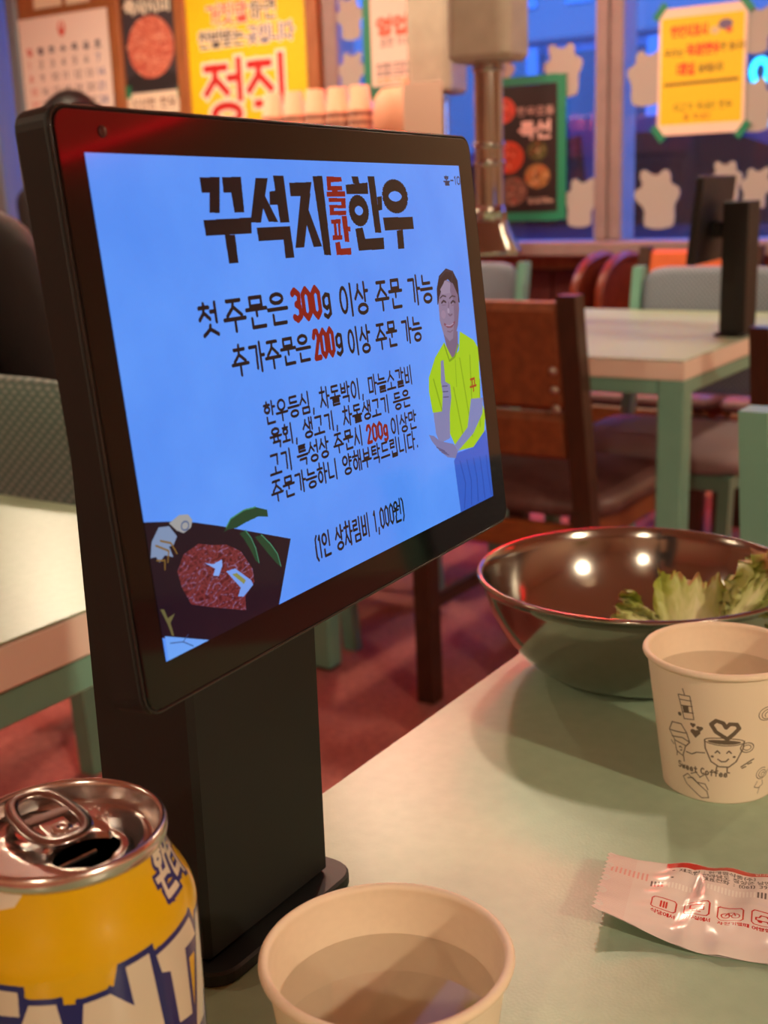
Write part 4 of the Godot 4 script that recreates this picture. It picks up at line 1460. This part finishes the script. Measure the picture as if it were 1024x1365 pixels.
func cow_sticker(label: String, x: float, y: float, s: float, flip: float) -> void:
	# plump standing calf cut from matt film
	var p := PackedVector2Array()
	for q in [[-.42, .5], [-.3, .62], [-.16, .5], [.02, .46], [.14, .62], [.3, .5], [.26, .3], [.5, .22], [.46, -.02], [.36, -.12], [.4, -.46], [.3, -.62], [-.24, -.62], [-.3, -.46], [-.26, -.2], [-.5, -.02], [-.52, .18], [-.3, .24]]:
		p.append(Vector2(q[0] * s * flip, q[1] * s))
	# round the corners once
	var r := PackedVector2Array()
	for k in p.size():
		r.append(p[k].lerp(p[(k + 1) % p.size()], 0.3))
		r.append(p[k].lerp(p[(k + 1) % p.size()], 0.7))
	var st := Shape.new()
	st.slab(r, 0.0015)
	var o := obj("window_sticker", st, M.sticker, null, Vector3(x, y, -4.1935))
	tag(o, label, "sticker", "animal shaped stickers on the window glass")


func lights_and_camera() -> void:
	var cam := Camera3D.new()
	cam.name = "camera"
	add_child(cam)
	cam.position = Vector3(0, TH + 0.2761, 0)
	cam.rotation = Vector3(-0.2499, 0.5767, -0.0332)
	cam.fov = 45.46
	cam.near = 0.01
	cam.far = 200.0
	cam.current = true
	var e := Environment.new()
	var sky := Sky.new()
	var sm := ProceduralSkyMaterial.new()
	sm.sky_top_color = Color(0.16, 0.38, 0.78)
	sm.sky_horizon_color = Color(0.34, 0.58, 0.92)
	sm.ground_bottom_color = Color(0.05, 0.07, 0.14)
	sm.ground_horizon_color = Color(0.2, 0.32, 0.6)
	sm.sky_energy_multiplier = 3.2
	sky.sky_material = sm
	e.background_mode = Environment.BG_SKY
	e.sky = sky
	e.tonemap_mode = Environment.TONE_MAPPER_LINEAR
	e.tonemap_exposure = 1.06
	e.sdfgi_enabled = true
	e.ssao_enabled = true
	e.ssil_enabled = true
	var we := WorldEnvironment.new()
	we.name = "environment"
	we.environment = e
	var ca := CameraAttributesPhysical.new()
	ca.frustum_focal_length = 28.6
	ca.exposure_aperture = 11.0
	ca.frustum_focus_distance = 0.44
	we.camera_attributes = ca
	add_child(we)


func materials() -> void:
	M.laminate = grained(Color8(152, 176, 148), Color8(161, 184, 156), 0.33, 0.02, Vector3(8, 8, 8), 3, 0.0022)
	M.laminate.metallic_specular = 0.38
	M.laminate.heightmap_texture = noise_tex(0.14, Color.BLACK, Color.WHITE, 41, 512, 1)
	M.edge = grained(Color8(238, 224, 208), Color8(243, 231, 216), 0.5, 0.01, Vector3(2, 2, 2), 4)
	M.mint = grained(Color8(112, 170, 150), Color8(122, 178, 158), 0.42, 0.01, Vector3(2, 2, 2), 5)
	M.black = mat(Color8(20, 20, 20), 0.6)
	M.device = grained(Color8(12, 12, 12), Color8(15, 15, 14), 0.55, 0.2, Vector3(30, 30, 30), 6, 0.002)
	M.black_glass = mat(Color8(6, 6, 7), 0.06)
	M.gloss_black = mat(Color8(30, 28, 28), 0.15)
	M.lens = mat(Color8(60, 24, 24), 0.1)
	M.steel = mat(Color8(172, 170, 164), 0.13, 1.0)
	M.alu = mat(Color8(222, 212, 208), 0.2, 1.0)
	M.alu_dark = mat(Color8(170, 160, 156), 0.24, 1.0)
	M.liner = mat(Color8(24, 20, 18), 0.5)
	M.brass = mat(Color8(196, 190, 178), 0.3, 1.0)
	M.paper = grained(Color8(236, 216, 188), Color8(242, 222, 194), 0.6, 0.05, Vector3(10, 10, 10), 8)
	M.film = mat(Color8(230, 222, 214), 0.25)
	M.dark_wood = grained(Color8(50, 28, 18), Color8(74, 42, 26), 0.4, 0.02, Vector3(12, 1.5, 12), 9)
	M.wood = grained(Color8(120, 62, 30), Color8(156, 88, 42), 0.4, 0.02, Vector3(2, 12, 12), 10)
	M.red_wood = grained(Color8(96, 34, 18), Color8(146, 60, 30), 0.3, 0.02, Vector3(10, 2, 10), 11)
	M.brown_leather = grained(Color8(112, 56, 26), Color8(146, 80, 42), 0.5, 0.012, Vector3(5, 5, 5), 12, 0.02)
	M.orange_leather = grained(Color8(206, 92, 40), Color8(226, 110, 52), 0.5, 0.012, Vector3(5, 5, 5), 13, 0.02)
	M.brown_seat = grained(Color8(94, 62, 60), Color8(114, 78, 74), 0.45, 0.015, Vector3(6, 6, 6), 14, 0.01)
	M.mauve = grained(Color8(160, 144, 150), Color8(176, 160, 164), 0.7, 0.08, Vector3(8, 8, 8), 15, 0.02)
	M.shade = mat(Color8(60, 40, 30), 0.35, 0.6)
	M.bulb = glow(Color(1.0, 0.78, 0.46), 14.0)
	M.hair = mat(Color8(14, 11, 11), 0.45)
	M.beige = grained(Color8(164, 150, 132), Color8(176, 162, 144), 0.5, 0.01, Vector3(3, 3, 3), 16)
	M.sticker = mat(Color8(176, 166, 158), 0.8)
	M.sticker.backlight_enabled = true
	M.sticker.backlight = Color(0.25, 0.25, 0.25)
	M.tape = mat(Color8(28, 130, 92), 0.5)
	M.frame = grained(Color8(142, 120, 118), Color8(154, 130, 126), 0.4, 0.01, Vector3(2, 2, 2), 17)
	M.wall_brown = grained(Color8(150, 88, 48), Color8(178, 110, 64), 0.5, 0.015, Vector3(6, 0.8, 6), 18)
	M.wainscot = grained(Color8(70, 26, 24), Color8(96, 38, 34), 0.45, 0.02, Vector3(10, 1.0, 10), 19)
	M.plaster = grained(Color8(216, 190, 160), Color8(226, 200, 170), 0.8, 0.01, Vector3(2, 2, 2), 20)
	M.ceiling = grained(Color8(206, 190, 170), Color8(214, 198, 178), 0.8, 0.01, Vector3(2, 2, 2), 21)
	M.carpet = grained(Color8(162, 84, 78), Color8(198, 114, 104), 0.95, 0.03, Vector3(3, 3, 3), 22, 0.15)
	M.carpet.rim_enabled = true
	M.carpet.rim = 0.3
	M.glass = mat(Color(0.9, 0.95, 1.0, 0.008), 0.02)
	M.glass.transparency = BaseMaterial3D.TRANSPARENCY_ALPHA
	M.water = mat(Color(0.75, 0.68, 0.55, 0.22), 0.05)
	M.water.transparency = BaseMaterial3D.TRANSPARENCY_ALPHA
	M.neon_red = glow(Color(1.0, 0.08, 0.12), 5.0)
	M.cyan = glow(Color(0.15, 0.75, 1.0), 4.0)
	M.figure = mat(Color.WHITE, 0.75)
	M.figure.vertex_color_use_as_albedo = true
	M.lettuce = mat(Color.WHITE, 0.4)
	M.lettuce.vertex_color_use_as_albedo = true
	M.lettuce.backlight_enabled = true
	M.lettuce.backlight = Color(0.5, 0.5, 0.3)
	# woven backs: small offset dashes
	var weave := page(256, 256, Color8(96, 124, 118))
	var relief := page(256, 256, Color8(60, 60, 60))
	for r in 16:
		for k in 8:
			var c := Vector2(k * 32 + 16.0 * (r % 2) + 8, r * 16 + 8)
			oval(weave, c, Vector2(7, 5), Color8(150, 164, 158))
			oval(relief, c, Vector2(10, 6), Color8(220, 220, 220))
	M.woven_teal = mat(Color.WHITE, 0.6)
	M.woven_teal.albedo_texture = ImageTexture.create_from_image(weave)
	M.woven_teal.uv1_scale = Vector3(10, 3.2, 1)
	M.woven_teal.heightmap_enabled = true
	M.woven_teal.heightmap_texture = ImageTexture.create_from_image(relief)
	M.woven_teal.heightmap_scale = 0.15
	M.woven_grey = M.woven_teal.duplicate()
	M.woven_grey.uv1_scale = Vector3(4, 3.2, 1)
	var grey_weave := page(256, 256, Color8(112, 122, 136))
	for r in 16:
		for k in 8:
			oval(grey_weave, Vector2(k * 32 + 16.0 * (r % 2) + 8, r * 16 + 8), Vector2(7, 5), Color8(158, 166, 178))
	M.woven_grey.albedo_texture = ImageTexture.create_from_image(grey_weave)
	# printed things
	M.screen = mat(Color8(4, 4, 5), 0.07)
	M.screen.emission_enabled = true
	M.screen.emission = Color.WHITE
	M.screen.emission_operator = BaseMaterial3D.EMISSION_OP_MULTIPLY
	M.screen.emission_texture = ImageTexture.create_from_image(screen_picture())
	M.screen.texture_repeat = false
	M.can_print = printed(can_print(), 0.38)
	M.can_print.texture_repeat = true
	M.can_print.metallic_specular = 0.2
	M.can_print.clearcoat_enabled = true
	M.can_print.clearcoat = 1.0
	M.can_print.clearcoat_roughness = 0.04
	M.cup_print = printed(cup_print(), 0.6)
	M.cup_print.texture_repeat = true
	M.wrap_print = printed(wrapper_print(), 0.22)


func wall_with(s: Shape, x0: float, x1: float, y0: float, y1: float) -> void:
	s.box(Vector3((x0 + x1) / 2, (y0 + y1) / 2, -4.3), Vector3(x1 - x0, y1 - y0, 0.2))


func room() -> void:
	var s := Shape.new()
	s.box(Vector3(-1, -0.05, -0.3), Vector3(10.4, 0.1, 8.2))
	struct("floor", s, M.carpet)
	s = Shape.new()
	s.box(Vector3(-1, 2.75, -0.3), Vector3(10.4, 0.1, 8.2))
	struct("ceiling", s, M.ceiling)
	s = Shape.new()
	s.box(Vector3(-6.1, 1.35, -0.3), Vector3(0.2, 2.7, 8.2))
	struct("wall_left", s, M.plaster)
	s = Shape.new()
	s.box(Vector3(4.1, 1.35, -0.3), Vector3(0.2, 2.7, 8.2))
	struct("wall_right", s, M.plaster)
	s = Shape.new()
	s.box(Vector3(-1, 1.35, 3.7), Vector3(10, 2.7, 0.2))
	struct("wall_rear", s, M.plaster)
	s = Shape.new()
	wall_with(s, -6.0, -0.4, 2.2, 2.7)
	wall_with(s, -2.94, -0.4, 0.0, 0.76)
	wall_with(s, -4.66, -2.94, 0.0, 2.2)
	wall_with(s, -6.0, -5.6, 0.0, 2.2)
	wall_with(s, -5.6, -4.66, 0.0, 0.3)
	var far := struct("wall_far", s, M.wall_brown)
	for k in 15:
		cuboid("plank", Vector3(-2.88 + k * 0.17, 0.36, -4.19), Vector3(0.164, 0.7, 0.022), 0.004, M.wainscot, far)
	for x in [-4.035, -3.66, -2.98]:
		cuboid("batten", Vector3(x, 1.35, -4.185), Vector3(0.06, 2.68, 0.03), 0.004, M.wall_brown, far)
	s = Shape.new()
	wall_with(s, -0.4, 4.0, 0.0, 2.7)
	struct("wall_front", s, M.plaster)
	# window strip with posts, and the narrow one at the other end of the wall
	var w := Node3D.new()
	w.name = "window_1"
	add_child(w)
	w.set_meta("kind", "structure")
	cuboid("sill", Vector3(-1.67, 0.785, -4.2), Vector3(2.54, 0.05, 0.26), 0.006, M.frame, w)
	cuboid("head_rail", Vector3(-1.67, 2.17, -4.25), Vector3(2.54, 0.06, 0.12), 0.006, M.frame, w)
	var posts := [[-2.94, -2.87], [-1.79, -1.74], [-1.735, -1.685], [-0.5, -0.4]]
	for p in posts:
		cuboid("window_post", Vector3((p[0] + p[1]) / 2, 1.475, -4.25), Vector3(p[1] - p[0], 1.33, 0.13), 0.006, M.frame, w)
	for p in [[-2.87, -1.79], [-1.685, -0.5]]:
		cuboid("pane", Vector3((p[0] + p[1]) / 2, 1.475, -4.2), Vector3(p[1] - p[0], 1.33, 0.006), 0.0, M.glass, w)
	w = Node3D.new()
	w.name = "window_2"
	add_child(w)
	w.set_meta("kind", "structure")
	for x in [-5.57, -5.12, -4.9, -4.70]:
		cuboid("window_post", Vector3(x, 1.25, -4.25), Vector3(0.07, 1.9, 0.13), 0.006, M.grey_frame, w)
	for y in [0.33, 2.17]:
		cuboid("window_rail", Vector3(-5.13, y, -4.25), Vector3(0.94, 0.06, 0.13), 0.006, M.grey_frame, w)
	for p in [[-5.535, -5.155], [-5.085, -4.935], [-4.865, -4.735]]:
		cuboid("pane", Vector3((p[0] + p[1]) / 2, 1.25, -4.2), Vector3(p[1] - p[0], 1.78, 0.006), 0.0, M.glass, w)


func outside() -> void:
	var s := Shape.new()
	s.box(Vector3(-2, -0.2, -12), Vector3(40, 0.1, 15.2))
	struct("street", s, grained(Color8(52, 54, 60), Color8(70, 72, 78), 0.8, 0.05, Vector3(2, 2, 2), 30))
	var wallm := grained(Color8(104, 124, 160), Color8(122, 142, 178), 0.7, 0.02, Vector3(1, 1, 1), 31)
	var darkm := mat(Color8(44, 52, 66), 0.25)
	var framem := mat(Color8(120, 130, 150), 0.5)
	var b := thing("shop_building", "blue grey shop front across the street beyond the windows", "building", Vector3(-4, -0.15, -9.3))
	cuboid("wall", Vector3(0, 3.0, -0.6), Vector3(16, 6, 1.0), 0.02, wallm, b)
	var sign_ := cuboid("sign_board", Vector3(0, 2.75, -0.02), Vector3(14, 0.9, 0.16), 0.01, M.sign_blue, b)
	for k in 14:
		cuboid("sign_letter", Vector3(-3.2 + k * 0.52, -0.1, 0.09), Vector3(0.22 + 0.06 * (k % 3), 0.26, 0.03), 0.01, framem, sign_)
	for k in 13:
		cuboid("shop_pane", Vector3(-6.0 + k * 1.0, 1.25, -0.06), Vector3(0.88, 1.9, 0.05), 0.004, darkm, b)
		cuboid("shop_post", Vector3(-6.5 + k * 1.0, 1.25, -0.03), Vector3(0.1, 2.0, 0.12), 0.006, framem, b)
		cuboid("stall_riser", Vector3(-6.0 + k * 1.0, 0.16, -0.04), Vector3(0.9, 0.28, 0.1), 0.006, wallm, b)
	# parked car
	var c := thing("parked_car", "dark blue parked car with rounded roof outside the window", "car", Vector3(-2.2, -0.15, -6.2))
	var side := PackedVector2Array()
	for q in [[-2.1, .35], [-2.15, .6], [-2.05, .85], [-1.3, .98], [-.75, 1.32], [-.2, 1.45], [.5, 1.44], [1.15, 1.2], [1.6, 1.0], [2.0, .95], [2.12, .7], [2.08, .35]]:
		side.append(Vector2(q[0], q[1]))
	s = Shape.new()
	s.slab(side, 1.7, Transform3D(Basis(), Vector3(0, 0, -0.85)), 0.12)
	obj("car_body", s, mat(Color8(60, 84, 140), 0.12, 0.3), c)
	for q in [[[-1.15, 1.0], [-.68, 1.29], [-.15, 1.38], [-.1, .98]], [[0.0, .98], [0.0, 1.38], [.5, 1.37], [1.1, 1.15], [1.25, .98]]]:
		var p := PackedVector2Array()
		for r in q:
			p.append(Vector2(r[0], r[1]))
		s = Shape.new()
		s.slab(p, 0.01, Transform3D(Basis(), Vector3(0, 0, 0.852)))
		obj("side_window", s, mat(Color8(16, 20, 30), 0.05), c)
	for x in [-1.35, 1.35]:
		s = Shape.new()
		s.lathe([Vector2(0.0, 0.0), Vector2(0.3, 0.0), Vector2(0.34, 0.03), Vector2(0.34, 0.2), Vector2(0.3, 0.22), Vector2(0.0, 0.22)], 32)
		var o := obj("wheel", s, M.black, c, Vector3(x, 0.34, 0.68))
		o.rotation.x = PI / 2
	# lights in the street
	var n := thing("neon_sign_light", "pair of glowing cyan neon rings on the shop front", "neon sign", Vector3(-2.62, 1.76, -9.05))
	for k in 2:
		s = Shape.new()
		var loop := []
		for a in 24:
			loop.append(Vector3(k * 0.17 + cos(TAU * a / 24) * 0.055, sin(TAU * a / 24) * 0.075, 0.02))
		s.tube(loop, 0.022, 8, true)
		obj("neon_tube", s, M.cyan, n)
		cuboid("bracket", Vector3(k * 0.17, 0.0, -0.1), Vector3(0.03, 0.03, 0.2), 0.004, M.black, n)
	var nl := OmniLight3D.new()
	nl.name = "neon_glow"
	n.add_child(nl)
	nl.position = Vector3(0.085, 0, 0.12)
	nl.light_color = Color(0.2, 0.75, 1.0)
	nl.light_energy = 0.25
	nl.light_size = 0.05
	nl.omni_range = 12.0
	nl.omni_attenuation = 2.0
	nl.shadow_enabled = true
	for q in [[-2.72, 1.21, 0.03], [-2.5, 1.07, 0.028], [-2.38, 1.03, 0.022], [-3.1, 1.98, 0.02]]:
		var p := thing("shop_light", "small round blue white spot lamp on the shop front", "lamp", Vector3(q[0], q[1], -9.22), 0.0, "spot lamps on the shop front")
		s = Shape.new()
		s.ball(Vector3(0, 0, 0.06), Vector3.ONE * q[2], 12, 8)
		obj("lamp_glass", s, M.spot, p)
		cuboid("lamp_bracket", Vector3(0, 0, 0.0), Vector3(0.02, 0.02, 0.1), 0.003, M.black, p)


func wall_things() -> void:
	var z := -4.187
	var group := "posters on the far wall and windows"
	var o := sheet("wall_calendar", -4.64, 1.415, -4.075, 1.83, z + 0.01, printed(calendar_print()))
	tag(o, "pale wall calendar with rows of dates and a red emblem", "calendar")
	for q in [[-4.535, 1.868, -4.36, 2.05], [-4.33, 1.866, -4.185, 2.0]]:
		o = sheet("paper_note", q[0], q[1], q[2], q[3], z, M.paper)
		tag(o, "blank white paper note pinned above the wall calendar", "note", "paper notes above the calendar")
	o = sheet("meat_poster", -4.0, 1.37, -3.685, 1.86, z, printed(meat_poster_print()))
	tag(o, "narrow poster of a mound of raw beef between wooden battens", "poster", group)
	for q in [[-3.99, 1.47], [-3.69, 1.455]]:
		cuboid("tape", Vector3(q[0] + 3.8425, q[1] - 1.615, 0.003), Vector3(0.03, 0.05, 0.002), 0.0, M.tape, o)
	o = sheet("slogan_poster", -3.645, 1.16, -3.02, 1.84, z, printed(honest_poster_print()))
	tag(o, "big yellow poster with huge red Korean letters outlined in white", "poster", group)
	o = sheet("hours_notice", -2.712, 1.372, -2.5, 1.72, z, printed(white_notice_print()))
	tag(o, "pale notice with red writing taped in green to the window", "notice", group)
	cuboid("tape", Vector3(-0.123, 0, 0.001), Vector3(0.036, 0.37, 0.002), 0.0, M.tape, o)
	cuboid("tape", Vector3(0.0, -0.185, 0.001), Vector3(0.25, 0.03, 0.002), 0.0, M.tape, o)
	o = sheet("menu_poster", -2.21, 0.915, -1.93, 1.36, z, printed(dark_menu_print(), 0.35))
	tag(o, "dark food menu poster framed with green tape on the window", "poster", group)
	cuboid("tape", Vector3(0.157, 0, 0.001), Vector3(0.034, 0.5, 0.002), 0.0, M.tape, o)
	cuboid("tape", Vector3(-0.157, 0, 0.001), Vector3(0.034, 0.5, 0.002), 0.0, M.tape, o)
	cuboid("tape", Vector3(0.0, 0.238, 0.001), Vector3(0.28, 0.03, 0.002), 0.0, M.tape, o)
	cuboid("tape", Vector3(0.0, -0.238, 0.001), Vector3(0.28, 0.03, 0.002), 0.0, M.tape, o)
	o = sheet("yellow_notice", -1.56, 1.157, -1.262, 1.56, z, printed(yellow_notice_print()))
	tag(o, "yellow notice with white border taped by its corners to the window", "notice", group)
	for q in [[-1, -1], [1, -1], [-1, 1], [1, 1]]:
		cuboid("tape", Vector3(q[0] * 0.145, q[1] * 0.195, 0.002), Vector3(0.06, 0.025, 0.002), 0.0, M.tape, o, Basis(Vector3.BACK, -q[0] * q[1] * 0.9))
	for q in [[-1.91, 1.4, 0.15, 1, "cream calf sticker above the dark food menu poster"], [-1.84, 0.945, 0.14, -1, "cream calf sticker at the lower corner of the dark menu poster"], [-1.555, 0.95, 0.165, 1, "big cream calf sticker low on the pane under the yellow notice"], [-1.6, 1.35, 0.15, -1, "cream calf sticker half hidden beside the window post and yellow notice"], [-1.235, 1.24, 0.14, 1, "cream calf sticker beside the lower edge of the yellow notice"], [-1.315, 1.0, 0.11, 1, "small cream calf sticker above the order terminal on the far table"], [-1.215, 0.975, 0.11, -1, "small cream calf sticker low on the pane near the order terminal"], [-2.15, 1.41, 0.1, -1, "cream calf sticker beside the steel exhaust pipe"], [-1.23, 1.47, 0.12, -1, "cream calf sticker beside the upper edge of the yellow notice"], [-2.81, 1.66, 0.13, 1, "cream calf sticker between window post and pale notice, upper"], [-2.81, 1.46, 0.13, -1, "cream calf sticker between window post and pale notice, lower"]]:
		cow_sticker(q[4], q[0], q[1], q[2], q[3])
	# red neon over the window and on the plaster wall beside it
	neon_sign("red neon tube sign in a long loop above the window", Vector3(-2.25, 2.42, -4.12), 0.6, 5.0)
	neon_sign("red neon tube loop on the plaster wall right of the window", Vector3(2.7, 2.05, -4.12), 0.5, 0.1)


func neon_sign(label: String, at: Vector3, half: float, power: float) -> void:
	var n := thing("neon_sign", label, "neon sign", at)
	var loop := []
	for k in 48:
		var a := TAU * k / 48
		loop.append(Vector3(signf(cos(a)) * pow(absf(cos(a)), 0.35) * half, signf(sin(a)) * pow(absf(sin(a)), 0.6) * 0.13, 0))
	var s := Shape.new()
	s.tube(loop, 0.014, 10, true)
	obj("neon_tube", s, M.neon_red, n)
	for x in [-0.7, 0.0, 0.7]:
		cuboid("bracket", Vector3(x * half, 0.13, -0.04), Vector3(0.02, 0.02, 0.08), 0.003, M.black, n)
	var l := AreaLight3D.new()
	l.name = "neon_light"
	n.add_child(l)
	l.position = Vector3(0, 0, 0.03)
	l.rotation.y = PI
	l.area_size = Vector2(2.0 * half, 0.26)
	l.light_color = Color(1.0, 0.06, 0.1)
	l.light_energy = power
	l.area_range = 14.0
	l.shadow_enabled = true


func _ready() -> void:
	lights_and_camera()
	materials()
	M.cup_brown = mat(Color8(170, 110, 90), 0.6)
	M.peach = mat(Color8(240, 170, 136), 0.6)
	M.sign_paper = mat(Color8(208, 176, 156), 0.7)
	M.grey_frame = mat(Color8(120, 128, 140), 0.4)
	M.sign_blue = glow(Color(0.30, 0.50, 0.95), 0.6)
	M.spot = glow(Color(0.35, 0.6, 1.0), 5.0)
	room()
	outside()
	wall_things()
	# tables
	mint_table("dining_table", "pale mint laminate table carrying the bowl, cups, can and order terminal", "mint framed tables", -0.322, 0.5, -0.797, 0.06)
	mint_table("dining_table", "pale mint laminate table across the aisle beside the teal woven bench", "mint framed tables", -1.9, -0.632, -0.8, 0.06)
	mint_table("dining_table", "pale far table with order terminal and wooden chair pushed up", "mint framed tables", -1.49, -0.682, -2.84, -1.985)
	# lamps
	var lamp_spots := [[Vector3(-1.14, 2.15, -2.34), 0.85, "over the far table"], [Vector3(-1.85, 2.15, -2.75), 1.25, "over the counter with cup stacks"], [Vector3(1.9, 1.95, 0.1), 2.6, "beside the right-hand wall"], [Vector3(-3.3, 2.15, -2.9), 1.9, "near the yellow slogan poster"], [Vector3(-2.4, 2.15, 0.6), 0.7, "over the table across the aisle"], [Vector3(0.55, 2.15, -3.2), 1.3, "near the plaster wall beside the window"], [Vector3(0.5, 2.05, 1.9), 1.2, "at the rear of the room"]]
	for q in lamp_spots:
		pendant(q[0], "dark metal pendant lamp with glowing round bulb " + q[2], q[1], 2.7)
	# chairs
	var wc := wood_chair("dark wooden chair with riveted brown leather back at the far table", M.brown_leather, M.brown_seat, "wooden leather chairs")
	wc.position = Vector3(-1.01, 0, -2.165)
	var wc2 := copy_of(wc, "dark wooden chair standing between the far table and the mint chair", Vector3(-0.405, 0, -2.27), 0.0)
	wc2.scale = Vector3.ONE * 0.93
	var oc := wood_chair("orange leather chair beside the window, left of the order terminal", M.orange_leather, M.brown_seat, "orange leather chairs")
	oc.position = Vector3(-1.2, 0, -3.32)
	oc.rotation.y = PI
	copy_of(oc, "orange leather chair beside the window, right of the order terminal", Vector3(-0.79, 0, -3.32), PI)
	var mc := mint_chair("mint metal chair with grey woven back tucked behind the far table", M.woven_grey, "mint metal chairs")
	mc.position = Vector3(-0.92, 0, -2.6)
	mc.rotation.y = PI
	copy_of(mc, "mint metal chair with grey woven back behind the steel exhaust pipe", Vector3(-1.7, 0, -2.78), PI)
	copy_of(mc, "mint metal chair at the end of the far table under the order screen", Vector3(-1.72, 0, -2.32), -PI / 2)
	copy_of(mc, "mint metal chair at the end of the bowl's table, square post showing", Vector3(-0.09, 0, -1.285), 0.0)
	bench(Vector3(-1.45, 0, -1.2), 1.22)
	var ac := folded_chair("folded red-brown wooden chair under the window, nearer the steel pipe", "folded wooden chairs")
	ac.position = Vector3(-1.655, 0, -3.95)
	ac.rotation.y = PI / 2 - 0.24
	copy_of(ac, "folded red-brown wooden chair under the window, nearer the orange chairs", Vector3(-1.565, 0, -3.95), PI / 2 - 0.24)
	# our table
	order_terminal("black order terminal with lit blue menu screen beside the yellow can", Vector3(-0.293, TH, -0.332), 0.0)
	order_terminal("black order terminal seen from behind on the far table", Vector3(-0.72, TH, -2.38), PI)
	drinks_can(Vector3(-0.23, TH, -0.195))
	paper_cup("white paper cup of water between the yellow can and the wipe packet", Vector3(-0.1714, TH, -0.257), 2.2, 0.052, M.water)
	paper_cup("printed paper cup with a smiling coffee cup in front of the steel bowl", Vector3(-0.1626, TH, -0.538), 0.0, 0.0535, M.water)
	steel_bowl(Vector3(-0.25, TH, -0.655))
	lettuce("small curled green lettuce leaf at the left of the bowl", Vector3(-0.224, TH + 0.024, -0.635), Vector3(-0.35, 0.55, 1.0), 0.036, 0.034, 1.2, -0.4, 2)
	lettuce("broad pale lettuce leaf with browned tip standing in the bowl", Vector3(-0.214, TH + 0.012, -0.64), Vector3(-0.15, 0.55, -0.2), 0.052, 0.05, 0.16, -0.3, 5)
	lettuce("narrow lettuce leaf with frilled green tip leaning right in the bowl", Vector3(-0.2, TH + 0.022, -0.64), Vector3(0.0, 0.55, -0.6), 0.062, 0.026, 1.1, -0.2, 9)
	lettuce("crumpled green lettuce leaf lying along the bowl's rim", Vector3(-0.192, TH + 0.032, -0.64), Vector3(-0.5, 0.3, -1.25), 0.05, 0.036, 1.4, -0.4, 14)
	wrapped_wipe(Vector3(-0.1705, TH, -0.4135), 0.25)
	# hanging pipes and the counter with its stock
	exhaust_pipe("steel smoke exhaust pipe with flared mouth and beige sleeve over the far table", Vector3(-1.37, 0.845, -2.6), 2.7)
	exhaust_pipe("further smoke exhaust pipe with beige sleeve near the pale notice", Vector3(-2.0, 0.86, -3.46), 2.7)
	var ct := thing("counter_cabinet", "wooden counter stacked with paper cups behind the order screen", "cabinet", Vector3(-2.175, 0, -3.22))
	cuboid("cabinet_body", Vector3(0, 0.56, 0), Vector3(0.66, 1.08, 0.17), 0.004, M.wall_brown, ct)
	cuboid("counter_top", Vector3(0, 1.12, 0), Vector3(0.69, 0.03, 0.2), 0.004, M.wood, ct)
	for s in [-1, 1]:
		var d := cuboid("door", Vector3(s * 0.16, 0.56, 0.094), Vector3(0.31, 1.0, 0.018), 0.003, M.wood, ct)
		var kb := Shape.new()
		kb.ball(Vector3.ZERO, Vector3.ONE * 0.012, 12, 8)
		obj("knob", kb, M.brass, d, Vector3(-s * 0.14, 0.1, 0.016))
	var first: Node3D = null
	for k in 5:
		var pos := Vector3(-2.46 + k * 0.082, 1.135, -3.22)
		if first == null:
			first = thing("cup_stack", "upside-down stack of brown and white paper cups on the counter", "cup stack", pos, 0.0, "cup stacks on the counter")
			for j in 9:
				var cs := Shape.new()
				cs.lathe([Vector2(0.038, 0.0), Vector2(0.0395, 0.003), Vector2(0.038, 0.006), Vector2(0.0365, 0.0065), Vector2(0.0345, 0.019)] if j < 8 else [Vector2(0.038, 0.0), Vector2(0.0395, 0.003), Vector2(0.038, 0.006), Vector2(0.0365, 0.0065), Vector2(0.028, 0.075), Vector2(0.0, 0.075)], 32)
				obj("stacked_cup", cs, M.cup_brown if j % 2 else M.peach, first, Vector3(0, j * 0.0125, 0))
		else:
			copy_of(first, "upside-down stack of brown and white paper cups on the counter", pos, k * 0.4)
	var bag := thing("paper_bag", "round peach coloured paper bag slumped on the counter", "bag", Vector3(-1.985, 1.135, -3.22))
	var bs := Shape.new()
	bs.lathe([Vector2(0.0, 0.0), Vector2(0.07, 0.0), Vector2(0.085, 0.03), Vector2(0.088, 0.08), Vector2(0.08, 0.13), Vector2(0.06, 0.155), Vector2(0.03, 0.16), Vector2(0.0, 0.158)], 24)
	obj("bag_body", bs, M.peach, bag)
	var bt := Shape.new()
	bt.tube([Vector3(0.01, 0.156, 0), Vector3(0.015, 0.17, 0.005), Vector3(0.02, 0.178, 0)], 0.012, 8)
	obj("twisted_neck", bt, M.peach, bag)
	var cd := cuboid("paper_sign", Vector3(-1.865, 1.2155, -3.14), Vector3(0.13, 0.16, 0.004), 0.001, M.sign_paper)
	tag(cd, "pale paper sign standing at the end of the counter", "sign")
	# guests
	seated("seated person in a dark coat on the teal woven bench, back turned", Vector3(-1.62, 0, -1.2), 0.0, Color(0.009, 0.005, 0.005), 0.02)
	seated("distant person with short black hair by the wall calendar", Vector3(-3.66, 0, -3.5), -PI / 2, Color(0.009, 0.006, 0.006), 0.0).scale = Vector3.ONE * 1.1
	copy_of(wc, "dark wooden chair under the distant guest by the wall calendar", Vector3(-3.66, 0, -3.5), -PI / 2)
